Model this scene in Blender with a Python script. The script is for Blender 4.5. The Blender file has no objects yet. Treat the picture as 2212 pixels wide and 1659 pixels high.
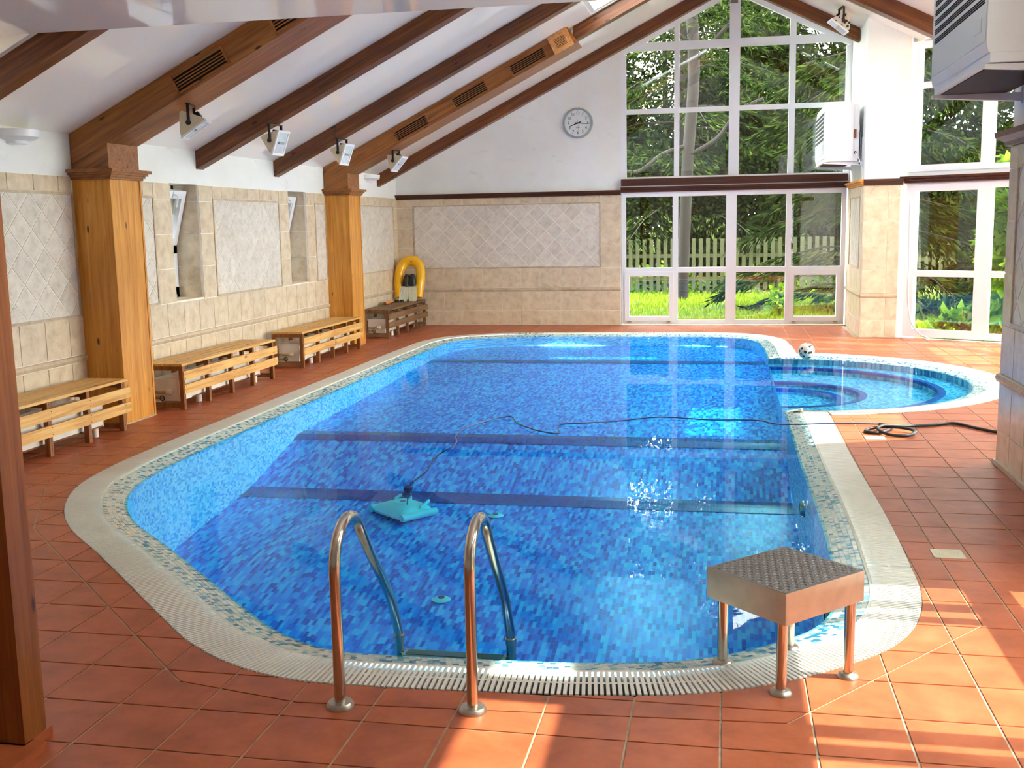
import bpy, bmesh, math, random
from mathutils import Vector, Matrix
from mathutils.geometry import delaunay_2d_cdt
import numpy as np
R_ = random.Random(7)
PI = math.pi
SC = bpy.context.scene
COL = SC.collection

# ------------------------------------------------------------------ camera
cam = bpy.data.cameras.new('camera'); camo = bpy.data.objects.new('camera', cam); COL.objects.link(camo)
F_PX = 2324.724
cr, cu, cw = (0.981192416, 0.192179495, -0.018124133), (-0.010571499, 0.147248909, 0.989042973), (-0.192742538, 0.970249865, -0.146511138)
m = Matrix(((cr[0], cu[0], -cw[0], 0.0), (cr[1], cu[1], -cw[1], 0.0), (cr[2], cu[2], -cw[2], 1.68), (0, 0, 0, 1)))
camo.matrix_world = m
cam.sensor_fit = 'HORIZONTAL'; cam.sensor_width = 36.0; cam.lens = F_PX / 2212 * 36.0
cam.clip_start = 0.05; cam.clip_end = 500
SC.camera = camo
# ------------------------------------------------------------------ world, sun, exposure
SUN_TAN = 1.297
W = bpy.data.worlds.new('sky'); SC.world = W; W.use_nodes = True
nt = W.node_tree; nt.nodes.clear()
wo = nt.nodes.new('ShaderNodeOutputWorld'); bg = nt.nodes.new('ShaderNodeBackground')
tc = nt.nodes.new('ShaderNodeTexCoord'); sx = nt.nodes.new('ShaderNodeSeparateXYZ'); rp = nt.nodes.new('ShaderNodeValToRGB')
nt.links.new(tc.outputs['Generated'], sx.inputs[0]); nt.links.new(sx.outputs['Z'], rp.inputs[0])
rp.color_ramp.elements[0].color = (1.0, 0.975, 0.93, 1); rp.color_ramp.elements[1].color = (0.86, 0.92, 1.0, 1)
nt.links.new(rp.outputs[0], bg.inputs[0]); nt.links.new(bg.outputs[0], wo.inputs[0])
bg.inputs['Strength'].default_value = 4.0
sl = bpy.data.lights.new('sun', 'SUN'); so = bpy.data.objects.new('sun', sl); COL.objects.link(so)
sl.energy = 2.7; sl.angle = math.radians(0.53); sl.color = (1.0, 0.93, 0.80)
so.location = (12, 6, 16)
so.rotation_euler = Vector((-1.0, 0.0, -SUN_TAN)).to_track_quat('-Z', 'Y').to_euler()
vs = SC.view_settings
vs.view_transform = 'Standard'; vs.look = 'None'; vs.gamma = 1.0; vs.use_curve_mapping = False; vs.exposure = 2.62
SC.cycles.use_denoising = True
SC.cycles.max_bounces = 10; SC.cycles.diffuse_bounces = 5; SC.cycles.glossy_bounces = 4
SC.cycles.transparent_max_bounces = 16; SC.cycles.transmission_bounces = 4
SC.cycles.sample_clamp_indirect = 6.0
SC.cycles.caustics_reflective = False; SC.cycles.caustics_refractive = False

# ------------------------------------------------------------------ materials
def lin(c):
    o = []
    for x in c[:3]:
        x = x / 255.0
        o.append(x / 12.92 if x <= 0.04045 else ((x + 0.055) / 1.055) ** 2.4)
    return (*o, 1.0)
class N:
    def __init__(s, name):
        s.m = bpy.data.materials.new(name); s.m.use_nodes = True
        s.t = s.m.node_tree; s.t.nodes.clear()
        s.out = s.t.nodes.new('ShaderNodeOutputMaterial')
    def n(s, typ, **kw):
        x = s.t.nodes.new(typ)
        for k, v in kw.items():
            if k.startswith('i_'):
                x.inputs[k[2:].replace('_', ' ')].default_value = v
            else: setattr(x, k, v)
        return x
    def l(s, a, b): s.t.links.new(a, b)
    def coord(s, scale=(1, 1, 1), rot=(0, 0, 0), kind='Object'):
        t = s.n('ShaderNodeTexCoord'); mp = s.n('ShaderNodeMapping')
        mp.inputs['Scale'].default_value = scale; mp.inputs['Rotation'].default_value = rot
        s.l(t.outputs[kind], mp.inputs[0]); return mp.outputs[0]
    def noise(s, v, scale=5, detail=4, rough=0.55, dist=0.0):
        x = s.n('ShaderNodeTexNoise'); x.inputs['Scale'].default_value = scale; x.inputs['Detail'].default_value = detail
        x.inputs['Roughness'].default_value = rough; x.inputs['Distortion'].default_value = dist
        if v is not None: s.l(v, x.inputs['Vector'])
        return x.outputs['Fac']
    def ramp(s, f, stops, interp='LINEAR'):
        x = s.n('ShaderNodeValToRGB'); cr = x.color_ramp; cr.interpolation = interp
        while len(cr.elements) < len(stops): cr.elements.new(0.5)
        for e, (p, c) in zip(cr.elements, stops): e.position = p; e.color = c if len(c) == 4 else (*c, 1)
        s.l(f, x.inputs[0]); return x.outputs[0]
    def mix(s, f, a, b, typ='MIX'):
        x = s.n('ShaderNodeMix', data_type='RGBA', blend_type=typ)
        for inp, v in ((x.inputs[0], f), (x.inputs[6], a), (x.inputs[7], b)):
            if hasattr(v, 'is_linked'): s.l(v, inp)
            else: inp.default_value = v
        return x.outputs[2]
    def math(s, op, a, b=0.0, c=0.0):
        x = s.n('ShaderNodeMath', operation=op)
        for i, v in enumerate((a, b, c)):
            if hasattr(v, 'is_linked'): s.l(v, x.inputs[i])
            else: x.inputs[i].default_value = v
        return x.outputs[0]
    def bump(s, h, strength=0.2, dist=0.01):
        x = s.n('ShaderNodeBump'); x.inputs['Strength'].default_value = strength; x.inputs['Distance'].default_value = dist
        s.l(h, x.inputs['Height']); return x.outputs[0]
    def pbr(s, col, rough=0.5, metal=0.0, spec=0.5, normal=None, **kw):
        b = s.n('ShaderNodeBsdfPrincipled')
        for nm, v in (('Base Color', col), ('Roughness', rough), ('Metallic', metal), ('Specular IOR Level', spec)):
            if hasattr(v, 'is_linked'): s.l(v, b.inputs[nm])
            else: b.inputs[nm].default_value = v
        for k, v in kw.items(): b.inputs[k.replace('_', ' ')].default_value = v
        if normal is not None: s.l(normal, b.inputs['Normal'])
        s.l(b.outputs[0], s.out.inputs[0]); return s.m
MATS = {}
def plain(name, rgb, rough=0.5, metal=0.0, spec=0.5, var=0.0, scale=8.0, **kw):
    n = N(name)
    if var > 0:
        f = n.noise(n.coord(), scale, 4)
        a = tuple(max(0, c * (1 - var)) for c in lin(rgb)[:3]) + (1,); b = tuple(min(1, c * (1 + var)) for c in lin(rgb)[:3]) + (1,)
        return n.pbr(n.ramp(f, [(0.3, a), (0.7, b)]), rough, metal, spec, **kw)
    return n.pbr(lin(rgb), rough, metal, spec, **kw)
def wood(name, dark, mid, light, axis='X', rot=(0, 0, 0), rough=0.45, knots=True, grain=14.0):
    n = N(name)
    lo, hi = 0.6, grain
    sc = {'X': (lo, hi, hi), 'Y': (hi, lo, hi), 'Z': (hi, hi, lo)}[axis]
    v = n.coord(sc, (0, 0, 0), 'Object')
    if rot != (0, 0, 0):
        v0 = n.coord((1, 1, 1), rot, 'Object'); mp = n.n('ShaderNodeMapping'); mp.inputs['Scale'].default_value = sc; n.l(v0, mp.inputs[0]); v = mp.outputs[0]
    else: v0 = n.coord()
    f = n.noise(v, 2.2, 6, 0.62, 0.6)
    c = n.ramp(f, [(0.30, lin(dark)), (0.5, lin(mid)), (0.72, lin(light))])
    big = n.noise(v0, 1.7, 2)
    c = n.mix(n.ramp(big, [(0.35, (0, 0, 0)), (0.7, (0.35, 0.35, 0.35))]), c, lin(dark))
    if knots:
        kx = {'X': (2.0, 6, 6), 'Y': (6, 2.0, 6), 'Z': (6, 6, 2.0)}[axis]
        mp2 = n.n('ShaderNodeMapping'); mp2.inputs['Scale'].default_value = kx; n.l(v0, mp2.inputs[0])
        vo = n.n('ShaderNodeTexVoronoi'); vo.inputs['Scale'].default_value = 1.3; n.l(mp2.outputs[0], vo.inputs['Vector'])
        k = n.ramp(vo.outputs['Distance'], [(0.05, (1, 1, 1)), (0.11, (0, 0, 0))])
        c = n.mix(k, c, tuple(x * 0.25 for x in lin(dark)[:3]) + (1,))
    return n.pbr(c, rough, 0, 0.4, n.bump(f, 0.12, 0.004))
def mk_tile(name, c1, c2, c3, rough=0.35, scale=9.0, rnd=0.12, spec=0.5, bump=0.05):
    n = N(name)
    oi = n.n('ShaderNodeObjectInfo'); ge = n.n('ShaderNodeNewGeometry')
    r = n.math('FRACT', n.math('ADD', oi.outputs['Random'], ge.outputs['Random Per Island']))
    t = n.n('ShaderNodeTexCoord'); ad = n.n('ShaderNodeVectorMath', operation='ADD')
    cb = n.n('ShaderNodeCombineXYZ'); n.l(n.math('MULTIPLY', r, 37.0), cb.inputs[0]); n.l(n.math('MULTIPLY', r, 11.0), cb.inputs[1])
    n.l(t.outputs['Object'], ad.inputs[0]); n.l(cb.outputs[0], ad.inputs[1])
    f = n.noise(ad.outputs[0], scale, 6, 0.65, 0.3)
    c = n.ramp(f, [(0.30, lin(c1)), (0.5, lin(c2)), (0.72, lin(c3))])
    hs = n.n('ShaderNodeHueSaturation'); n.l(c, hs.inputs['Color'])
    n.l(n.math('MULTIPLY_ADD', r, rnd * 2, 1 - rnd), hs.inputs['Value'])
    return n.pbr(hs.outputs[0], rough, 0, spec, n.bump(f, bump, 0.003))
def cell_random(n, v, sx, sy, axes=(0, 1)):
    # integer mosaic cells from two coordinates of a vector
    sp = n.n('ShaderNodeSeparateXYZ'); n.l(v, sp.inputs[0])
    a = n.math('DIVIDE', sp.outputs[axes[0]], sx); b = n.math('DIVIDE', sp.outputs[axes[1]], sy)
    col = n.math('FLOOR', a)
    # stagger rows a little per column
    w0 = n.n('ShaderNodeTexWhiteNoise', noise_dimensions='1D'); n.l(col, w0.inputs['W'])
    b = n.math('ADD', b, w0.outputs['Value'])
    fa = n.math('FRACT', a); fb = n.math('FRACT', b)
    cb = n.n('ShaderNodeCombineXYZ'); n.l(col, cb.inputs[0]); n.l(n.math('FLOOR', b), cb.inputs[1])
    wn = n.n('ShaderNodeTexWhiteNoise', noise_dimensions='2D'); n.l(cb.outputs[0], wn.inputs['Vector'])
    ga = n.math('LESS_THAN', fa, 0.09); gb = n.math('LESS_THAN', fb, 0.07)
    return wn.outputs['Value'], n.math('MAXIMUM', ga, gb)
def mosaic(name, sx, sy, cols, grout, mode='floor', rough=0.25):
    n = N(name)
    t = n.n('ShaderNodeTexCoord')
    if mode == 'floor': v = t.outputs['Object']
    else:
        sp = n.n('ShaderNodeSeparateXYZ'); n.l(t.outputs['Object'], sp.inputs[0])
        cb = n.n('ShaderNodeCombineXYZ'); n.l(n.math('SUBTRACT', sp.outputs[1], sp.outputs[0]), cb.inputs[0]); n.l(sp.outputs[2], cb.inputs[1]); v = cb.outputs[0]
    r, g = cell_random(n, v, sx, sy)
    big = n.noise(n.coord((1, .4, 1)), 1.3, 2)
    r2 = n.math('ADD', r, n.math('MULTIPLY_ADD', big, 0.3, -0.15))
    c = n.ramp(r2, [(p, lin(k)) for p, k in cols], 'CONSTANT')
    c = n.mix(n.math('MULTIPLY', g, 0.55), c, lin(grout))
    return n.pbr(c, rough, 0, 0.4)

ANG = math.atan(0.497)
M = {}
M['terracotta'] = mk_tile('terracotta', (150, 78, 48), (172, 91, 57), (188, 104, 68), 0.38, 5.0, 0.06, 0.22)
M['grout'] = plain('grout', (176, 154, 128), 0.9, var=0.2, scale=20)
M['wtile'] = mk_tile('wall_tile', (190, 170, 140), (212, 193, 164), (226, 209, 182), 0.3, 8.0, 0.05)
M['dtile'] = mk_tile('diamond_tile', (194, 184, 168), (214, 205, 192), (226, 219, 208), 0.3, 10.0, 0.06)
M['wgrout'] = plain('wall_grout', (240, 234, 220), 0.85)
M['bead'] = mk_tile('bead_tile', (170, 148, 120), (192, 172, 144), (206, 188, 160), 0.35, 12, 0.06)
def plaster():
    n = N('plaster')
    f = n.noise(n.coord(), 1.1, 5, 0.6); st = n.noise(n.coord((1, 1, 2.5)), 2.3, 6, 0.7)
    c = n.ramp(f, [(0.3, lin((226, 226, 220))), (0.7, lin((238, 239, 236)))])
    c = n.mix(n.ramp(st, [(0.60, (0, 0, 0)), (0.80, (0.35, 0.35, 0.35))]), c, lin((150, 146, 134)))
    return n.pbr(c, 0.75, 0, 0.3, n.bump(n.noise(n.coord(), 60, 3), 0.05, 0.003))
M['plaster'] = plaster()
M['ceil'] = plain('stretch_ceiling', (248, 241, 228), 0.04, spec=0.55)
M['rafter'] = wood('rafter_wood', (70, 34, 16), (112, 62, 30), (144, 86, 44), 'X', (0, ANG, 0), 0.4)
M['rafter_r'] = wood('rafter_wood_right', (70, 34, 16), (112, 62, 30), (144, 86, 44), 'X', (0, -ANG, 0), 0.4)
M['duct'] = wood('boxed_beam_wood', (110, 62, 26), (154, 94, 42), (184, 120, 58), 'X', (0, ANG, 0), 0.4)
M['duct_r'] = wood('boxed_beam_wood_right', (110, 62, 26), (154, 94, 42), (184, 120, 58), 'X', (0, -ANG, 0), 0.4)
M['column'] = wood('column_wood', (178, 110, 36), (214, 146, 58), (232, 172, 84), 'Z', (0, 0, 0), 0.38)
M['post'] = wood('post_wood', (110, 58, 22), (150, 86, 36), (176, 108, 50), 'Z', (0, 0, 0), 0.4)
M['trimwood'] = wood('trim_wood', (48, 22, 14), (76, 38, 24), (98, 54, 34), 'X', (0, 0, 0), 0.4, knots=False)
M['benchwood'] = wood('bench_wood', (186, 128, 62), (222, 172, 98), (238, 198, 128), 'Y', (0, 0, 0), 0.5)
M['benchframe'] = wood('bench_frame_wood', (112, 66, 34), (146, 92, 50), (172, 116, 68), 'Z', (0, 0, 0), 0.5, knots=False)
M['oldbench'] = wood('weathered_bench_wood', (92, 62, 38), (128, 92, 58), (152, 114, 76), 'Y', (0, 0, 0), 0.6)
M['plate'] = wood('vent_plate_wood', (190, 120, 60), (222, 156, 92), (236, 178, 116), 'Y', (0, 0, 0), 0.5, knots=False)
M['white'] = plain('white_pvc', (232, 233, 236), 0.3, var=0.03, scale=2)
M['whitemetal'] = plain('white_metal', (232, 234, 236), 0.35, var=0.03, scale=3)
M['greymetal'] = plain('grey_louvre_metal', (206, 212, 214), 0.35)
M['radiator'] = plain('enamel', (222, 216, 204), 0.4, var=0.12, scale=6)
M['rust'] = plain('rust', (120, 70, 34), 0.8, var=0.3, scale=30)
M['grate'] = plain('grate_plastic', (226, 222, 210), 0.4, var=0.06, scale=3)
M['channel'] = plain('channel_dark', (52, 48, 42), 0.8)
M['black'] = plain('black_rubber', (22, 22, 24), 0.45)
M['dark'] = plain('dark_recess', (14, 12, 10), 0.9)
M['steel'] = plain('stainless_steel', (196, 190, 178), 0.16, 1.0, var=0.06, scale=9)
M['brushed'] = plain('brushed_steel', (186, 178, 164), 0.38, 1.0, var=0.1, scale=14)
M['tread'] = plain('grey_tread', (104, 98, 94), 0.5, var=0.12, scale=20)
M['cream'] = plain('cream_enamel', (218, 204, 172), 0.45, var=0.06, scale=12)
M['lampglass'] = plain('lamp_glass', (204, 210, 214), 0.12, spec=0.8, var=0.12, scale=14)
M['yellow'] = plain('yellow_vinyl', (244, 182, 14), 0.22, spec=0.6)
M['blade'] = plain('translucent_fin', (214, 212, 186), 0.4, var=0.06, scale=20)
M['clockrim'] = plain('clock_rim', (158, 168, 170), 0.35, 0.2)
M['clockface'] = plain('clock_face', (222, 228, 226), 0.4)
M['ink'] = plain('ink', (20, 22, 26), 0.5)
M['silver'] = plain('second_hand', (140, 140, 140), 0.4)
M['robot'] = plain('robot_shell', (70, 216, 226), 0.35, var=0.06, scale=6)
M['robotd'] = plain('robot_dark', (28, 60, 110), 0.4)
M['brass'] = plain('brass', (190, 160, 100), 0.4, 0.7)
M['sticker'] = plain('sticker', (120, 74, 54), 0.5, var=0.4, scale=60)
M['pale'] = plain('drain_plate', (206, 196, 168), 0.45, var=0.1, scale=10)
M['pane'] = None
def schlick(n, f0):
    ge = n.n('ShaderNodeNewGeometry'); dt = n.n('ShaderNodeVectorMath', operation='DOT_PRODUCT')
    n.l(ge.outputs['Normal'], dt.inputs[0]); n.l(ge.outputs['Incoming'], dt.inputs[1])
    k = n.math('POWER', n.math('SUBTRACT', 1.0, n.math('ABSOLUTE', dt.outputs['Value'])), 5.0)
    return n.math('MULTIPLY_ADD', k, 1 - f0, f0)
def glass():
    n = N('window_glass')
    tr = n.n('ShaderNodeBsdfTransparent'); tr.inputs['Color'].default_value = (0.94, 0.97, 0.955, 1)
    gl = n.n('ShaderNodeBsdfGlossy'); gl.inputs['Roughness'].default_value = 0.0
    mx = n.n('ShaderNodeMixShader'); n.l(schlick(n, 0.085), mx.inputs[0]); n.l(tr.outputs[0], mx.inputs[1]); n.l(gl.outputs[0], mx.inputs[2])
    n.l(mx.outputs[0], n.out.inputs[0]); return n.m
M['pane'] = glass()
def water():
    n = N('pool_water')
    v = n.coord((1, 1, 1))
    h = n.noise(v, 1.6, 2, 0.5, 0.4); h2 = n.noise(v, 9, 2, 0.5)
    nb = n.bump(n.math('ADD', h, n.math('MULTIPLY', h2, 0.06)), 0.02, 0.06)
    tr = n.n('ShaderNodeBsdfTransparent'); tr.inputs['Color'].default_value = (0.50, 0.90, 1.0, 1)
    gl = n.n('ShaderNodeBsdfGlossy'); gl.inputs['Roughness'].default_value = 0.0; n.l(nb, gl.inputs['Normal'])
    mx = n.n('ShaderNodeMixShader'); n.l(n.math('MULTIPLY', schlick(n, 0.02), 0.38), mx.inputs[0]); n.l(tr.outputs[0], mx.inputs[1]); n.l(gl.outputs[0], mx.inputs[2])
    n.l(mx.outputs[0], n.out.inputs[0]); return n.m
M['water'] = water()
BL = [(0.0, (6, 80, 196)), (0.16, (10, 106, 222)), (0.34, (16, 134, 240)), (0.58, (28, 160, 248)), (0.82, (50, 188, 252))]
M['mos_floor'] = mosaic('pool_floor_mosaic', 0.0245, 0.075, BL, (70, 160, 220))
WL = [(0.0, (60, 160, 225)), (0.18, (100, 192, 240)), (0.45, (140, 214, 246)), (0.75, (170, 228, 250))]
M['mos_wall'] = mosaic('pool_wall_mosaic', 0.034, 0.016, WL, (150, 210, 230), 'wall')
SLc = [(0.0, (32, 118, 168)), (0.2, (56, 146, 186)), (0.5, (90, 172, 200)), (0.8, (118, 190, 210))]
M['mos_step'] = mosaic('wading_floor_mosaic', 0.0245, 0.06, SLc, (150, 204, 214))
M['mos_dark'] = mosaic('dark_line_mosaic', 0.0245, 0.12, [(0, (3, 44, 132)), (0.4, (4, 56, 150)), (0.8, (6, 68, 164))], (20, 104, 186))
def rimtile():
    n = N('rim_mosaic')
    oi = n.n('ShaderNodeObjectInfo'); ge = n.n('ShaderNodeNewGeometry')
    r = n.math('FRACT', n.math('ADD', oi.outputs['Random'], ge.outputs['Random Per Island']))
    c = n.ramp(r, [(0.0, lin((40, 120, 158))), (0.13, lin((104, 164, 178))), (0.25, lin((168, 194, 192))), (0.50, lin((192, 206, 198))), (0.76, lin((208, 216, 204)))], 'CONSTANT')
    return n.pbr(c, 0.2, 0, 0.5)
M['rimtile'] = rimtile()
M['rimbase'] = plain('rim_grout', (206, 206, 188), 0.7, var=0.1, scale=12)
def foliage(name, cols, trans=0.25):
    n = N(name)
    ge = n.n('ShaderNodeNewGeometry')
    c = n.ramp(ge.outputs['Random Per Island'], [(i / (len(cols) - 1), lin(k)) for i, k in enumerate(cols)])
    d = n.n('ShaderNodeBsdfDiffuse'); t = n.n('ShaderNodeBsdfTranslucent'); n.l(c, d.inputs[0]); n.l(c, t.inputs[0])
    mx = n.n('ShaderNodeMixShader'); mx.inputs[0].default_value = trans; n.l(d.outputs[0], mx.inputs[1]); n.l(t.outputs[0], mx.inputs[2])
    n.l(mx.outputs[0], n.out.inputs[0]); return n.m
M['spruce'] = foliage('spruce_needles', [(12, 20, 11), (22, 34, 16), (40, 54, 22), (66, 78, 32)])
M['leaf'] = foliage('broad_leaves', [(10, 16, 8), (18, 28, 12), (32, 46, 18), (54, 70, 26)], 0.3)
M['vine'] = foliage('vine_leaves', [(56, 88, 18), (86, 126, 26), (116, 152, 36), (138, 168, 52)], 0.45)
M['grassm'] = foliage('grass_blades', [(86, 108, 16), (108, 128, 22), (126, 144, 30), (142, 156, 42)], 0.3)
M['lawn'] = plain('lawn', (80, 94, 22), 0.9, var=0.3, scale=6)
M['bark'] = plain('bark', (24, 15, 9), 0.9, var=0.35, scale=10)
M['fence'] = plain('fence_wood', (66, 68, 36), 0.8, var=0.25, scale=5)
M['house'] = plain('house_render', (170, 164, 152), 0.85, var=0.05, scale=2)
M['roof'] = plain('roof_tile', (92, 64, 50), 0.8, var=0.2, scale=4)
M['speck'] = None
def speck():
    n = N('speckled_ball')
    vo = n.n('ShaderNodeTexVoronoi'); vo.inputs['Scale'].default_value = 22.0; n.l(n.coord(), vo.inputs['Vector'])
    nz = n.noise(n.coord(), 18, 2)
    f = n.math('ADD', vo.outputs['Distance'], n.math('MULTIPLY', nz, 0.5))
    return n.pbr(n.ramp(f, [(0.60, lin((14, 12, 12))), (0.64, lin((206, 194, 176)))]), 0.4)
M['speck'] = speck()

# ------------------------------------------------------------------ mesh helpers
class MB:
    def __init__(s): s.v = []; s.f = []
    def add(s, vs, fs, T=None):
        o = len(s.v)
        s.v += [tuple(T @ Vector(p)) if T is not None else tuple(p) for p in vs]
        s.f += [tuple(i + o for i in f) for f in fs]; return s
    def box(s, x0, x1, y0, y1, z0, z1, T=None):
        return s.add([(x0, y0, z0), (x1, y0, z0), (x1, y1, z0), (x0, y1, z0), (x0, y0, z1), (x1, y0, z1), (x1, y1, z1), (x0, y1, z1)],
                     [(3, 2, 1, 0), (4, 5, 6, 7), (0, 1, 5, 4), (1, 2, 6, 5), (2, 3, 7, 6), (3, 0, 4, 7)], T)
    def prism(s, poly, z0, z1, T=None, inset=0.0):
        n = len(poly)
        top = poly
        if inset > 0:
            cx = sum(p[0] for p in poly) / n; cy = sum(p[1] for p in poly) / n
            top = [(p[0] + (cx - p[0]) * inset / max(1e-6, math.hypot(p[0] - cx, p[1] - cy)), p[1] + (cy - p[1]) * inset / max(1e-6, math.hypot(p[0] - cx, p[1] - cy))) for p in poly]
        vs = [(x, y, z0) for x, y in poly] + [(x, y, z1) for x, y in top]
        fs = [tuple(range(n - 1, -1, -1)), tuple(range(n, 2 * n))] + [(i, (i + 1) % n, n + (i + 1) % n, n + i) for i in range(n)]
        return s.add(vs, fs, T)
    def tube(s, pts, r, n=10, caps=True, closed=False):
        pts = [Vector(p) for p in pts]; rings = []
        k = len(pts); up = None
        for i, p in enumerate(pts):
            a = pts[(i - 1) % k] if (i > 0 or closed) else p; b = pts[(i + 1) % k] if (i < k - 1 or closed) else p
            t = (b - a).normalized()
            if up is None: up = Vector((0, 0, 1)) if abs(t.z) < 0.9 else Vector((1, 0, 0))
            up = (up - t * up.dot(t)).normalized(); w = t.cross(up)
            rr = r[i] if isinstance(r, (list, tuple)) else r
            rings.append([p + up * (rr * math.cos(2 * PI * j / n)) + w * (rr * math.sin(2 * PI * j / n)) for j in range(n)])
        vs = [q for g in rings for q in g]; fs = []
        for i in range(k - 1 + (1 if closed else 0)):
            i2 = (i + 1) % k
            for j in range(n): fs.append((i * n + j, i * n + (j + 1) % n, i2 * n + (j + 1) % n, i2 * n + j))
        if caps and not closed: fs += [tuple(range(n - 1, -1, -1)), tuple((k - 1) * n + j for j in range(n))]
        return s.add(vs, fs)
    def lathe(s, prof, n=20, T=None, a0=0.0, a1=2 * PI):
        full = abs(a1 - a0 - 2 * PI) < 1e-6; cnt = n if full else n + 1
        vs = []; fs = []
        for r, z in prof:
            for j in range(cnt):
                a = a0 + (a1 - a0) * j / n; vs.append((r * math.cos(a), r * math.sin(a), z))
        for i in range(len(prof) - 1):
            for j in range(n):
                j2 = (j + 1) % cnt; fs.append((i * cnt + j, i * cnt + j2, (i + 1) * cnt + j2, (i + 1) * cnt + j))
        return s.add(vs, fs, T)
    def mesh(s, name):
        me = bpy.data.meshes.new(name); me.from_pydata(s.v, [], s.f); me.update(); return me
    def build(s, name, mat, parent=None, smooth=False, loc=None, fix=True):
        if loc is not None and parent is None:
            L = Vector(loc); s.v = [tuple(Vector(p) - L) for p in s.v]
        me = s.mesh(name)
        if fix:
            bm = bmesh.new(); bm.from_mesh(me); bmesh.ops.recalc_face_normals(bm, faces=bm.faces); bm.to_mesh(me); bm.free()
        if smooth:
            me.polygons.foreach_set('use_smooth', [True] * len(me.polygons))
            try: me.set_sharp_from_angle(angle=math.radians(40))
            except Exception: pass
        me.materials.append(M[mat] if isinstance(mat, str) else mat)
        return link(name, me, parent, loc)
def wm(o):
    b = o.matrix_basis.copy()
    return wm(o.parent) @ o.matrix_parent_inverse @ b if o.parent else b
def setparent(o, p):
    o.parent = p; o.matrix_parent_inverse = wm(p).inverted()
def link(name, data, parent=None, loc=None):
    o = bpy.data.objects.new(name, data); COL.objects.link(o)
    if loc is not None and parent is None: o.location = loc
    if parent is not None: setparent(o, parent)
    return o
def tag(o, label=None, cat=None, group=None, kind=None):
    if label: o['label'] = label
    if cat: o['category'] = cat
    if group: o['group'] = group
    if kind: o['kind'] = kind
    return o
def thing(name, label, cat, loc, group=None):
    o = link(name, None, None, loc); return tag(o, label, cat, group)
def struct(o, label, cat): return tag(o, label, cat, None, 'structure')
def copy_tree(o, parent=None):
    c = o.copy(); COL.objects.link(c); c.parent = parent
    for ch in list(o.children): copy_tree(ch, c)
    return c
def children_of(o): return list(o.children)
def frame(O, U, Nn):
    # local (u, d, z): u along the wall, d out of the wall into the room, z up
    U = Vector(U).normalized(); Nn = Vector(Nn).normalized(); O = Vector(O)
    return Matrix(((U.x, Nn.x, 0, O.x), (U.y, Nn.y, 0, O.y), (U.z, Nn.z, 1, O.z), (0, 0, 0, 1)))
def clip_poly(poly, a, b, c):
    out = []
    for i in range(len(poly)):
        p, q = poly[i], poly[(i + 1) % len(poly)]
        dp = a * p[0] + b * p[1] - c; dq = a * q[0] + b * q[1] - c
        if dp <= 0: out.append(p)
        if (dp < 0 < dq) or (dq < 0 < dp):
            t = dp / (dp - dq); out.append((p[0] + t * (q[0] - p[0]), p[1] + t * (q[1] - p[1])))
    return out
def smooth_path(pts, k=8, closed=False):
    P = [np.array(p, float) for p in pts]; n = len(P); out = []
    rng = range(n if closed else n - 1)
    for i in rng:
        p0 = P[(i - 1) % n] if (closed or i > 0) else P[0]; p1 = P[i]; p2 = P[(i + 1) % n]; p3 = P[(i + 2) % n] if (closed or i + 2 < n) else P[-1]
        # centripetal catmull-rom via bezier with limited tangents
        d1 = np.linalg.norm(p1 - p0) + 1e-9; d2 = np.linalg.norm(p2 - p1) + 1e-9; d3 = np.linalg.norm(p3 - p2) + 1e-9
        t1 = ((p2 - p1) / d2 * d1 + (p1 - p0) / d1 * d2) / (d1 + d2); t2 = ((p3 - p2) / d3 * d2 + (p2 - p1) / d2 * d3) / (d2 + d3)
        b1 = p1 + t1 * d2 / 3; b2 = p2 - t2 * d2 / 3
        for j in range(k):
            t = j / k; out.append(tuple((1 - t) ** 3 * p1 + 3 * (1 - t) ** 2 * t * b1 + 3 * (1 - t) * t * t * b2 + t ** 3 * p2))
    if not closed: out.append(tuple(P[-1]))
    return out

# ================================================================== SETTING
XL, YB, YR = -5.5, 17.857, -2.5
RIDGE = 0.1
def zl(x): return 2.51 + 0.497 * (x + 5.5)
def zr(x): return 5.293 - 0.497 * (x - RIDGE)
CAMP = Vector((0, 0, 1.68)); CRv, CUv, CWv = Vector(cr), Vector(cu), Vector(cw)
def project(p):
    d = Vector(p) - CAMP; w = d.dot(CWv)
    if w < 0.1: return None
    return (1106 + F_PX * d.dot(CRv) / w, 829.5 - F_PX * d.dot(CUv) / w)
def in_view(p, mg=30):
    q = project(p); return q is not None and -mg < q[0] < 2212 + mg and -mg < q[1] < 1659 + mg

# ---- pool outline
CTRL = [(.905, 5.3), (.905, 8), (.905, 11), (.905, 14.0), (.885, 14.9), (.80, 15.7), (.58, 16.2), (.2, 16.5), (-.26, 16.60), (-1.5, 16.61), (-3.15, 16.52),
        (-3.77, 16.28), (-4.17, 15.9), (-4.37, 15.3), (-4.40, 14.5), (-4.40, 12), (-4.39, 9), (-4.375, 7.5), (-4.34, 6.9), (-4.24, 6.35), (-4.07, 5.95),
        (-3.9, 5.67), (-3.72, 5.44), (-3.2, 4.93), (-2.77, 4.5), (-2.39, 4.12), (-2.16, 3.9), (-1.95, 3.75), (-1.77, 3.66), (-1.57, 3.605), (-1.27, 3.595),
        (-.85, 3.613), (-.42, 3.648), (-.1, 3.71), (.19, 3.84), (.5, 4.08), (.65, 4.24), (.77, 4.45), (.85, 4.7), (.892, 4.97)]
MO = smooth_path(CTRL, 8, True)
NM = len(MO)
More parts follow.
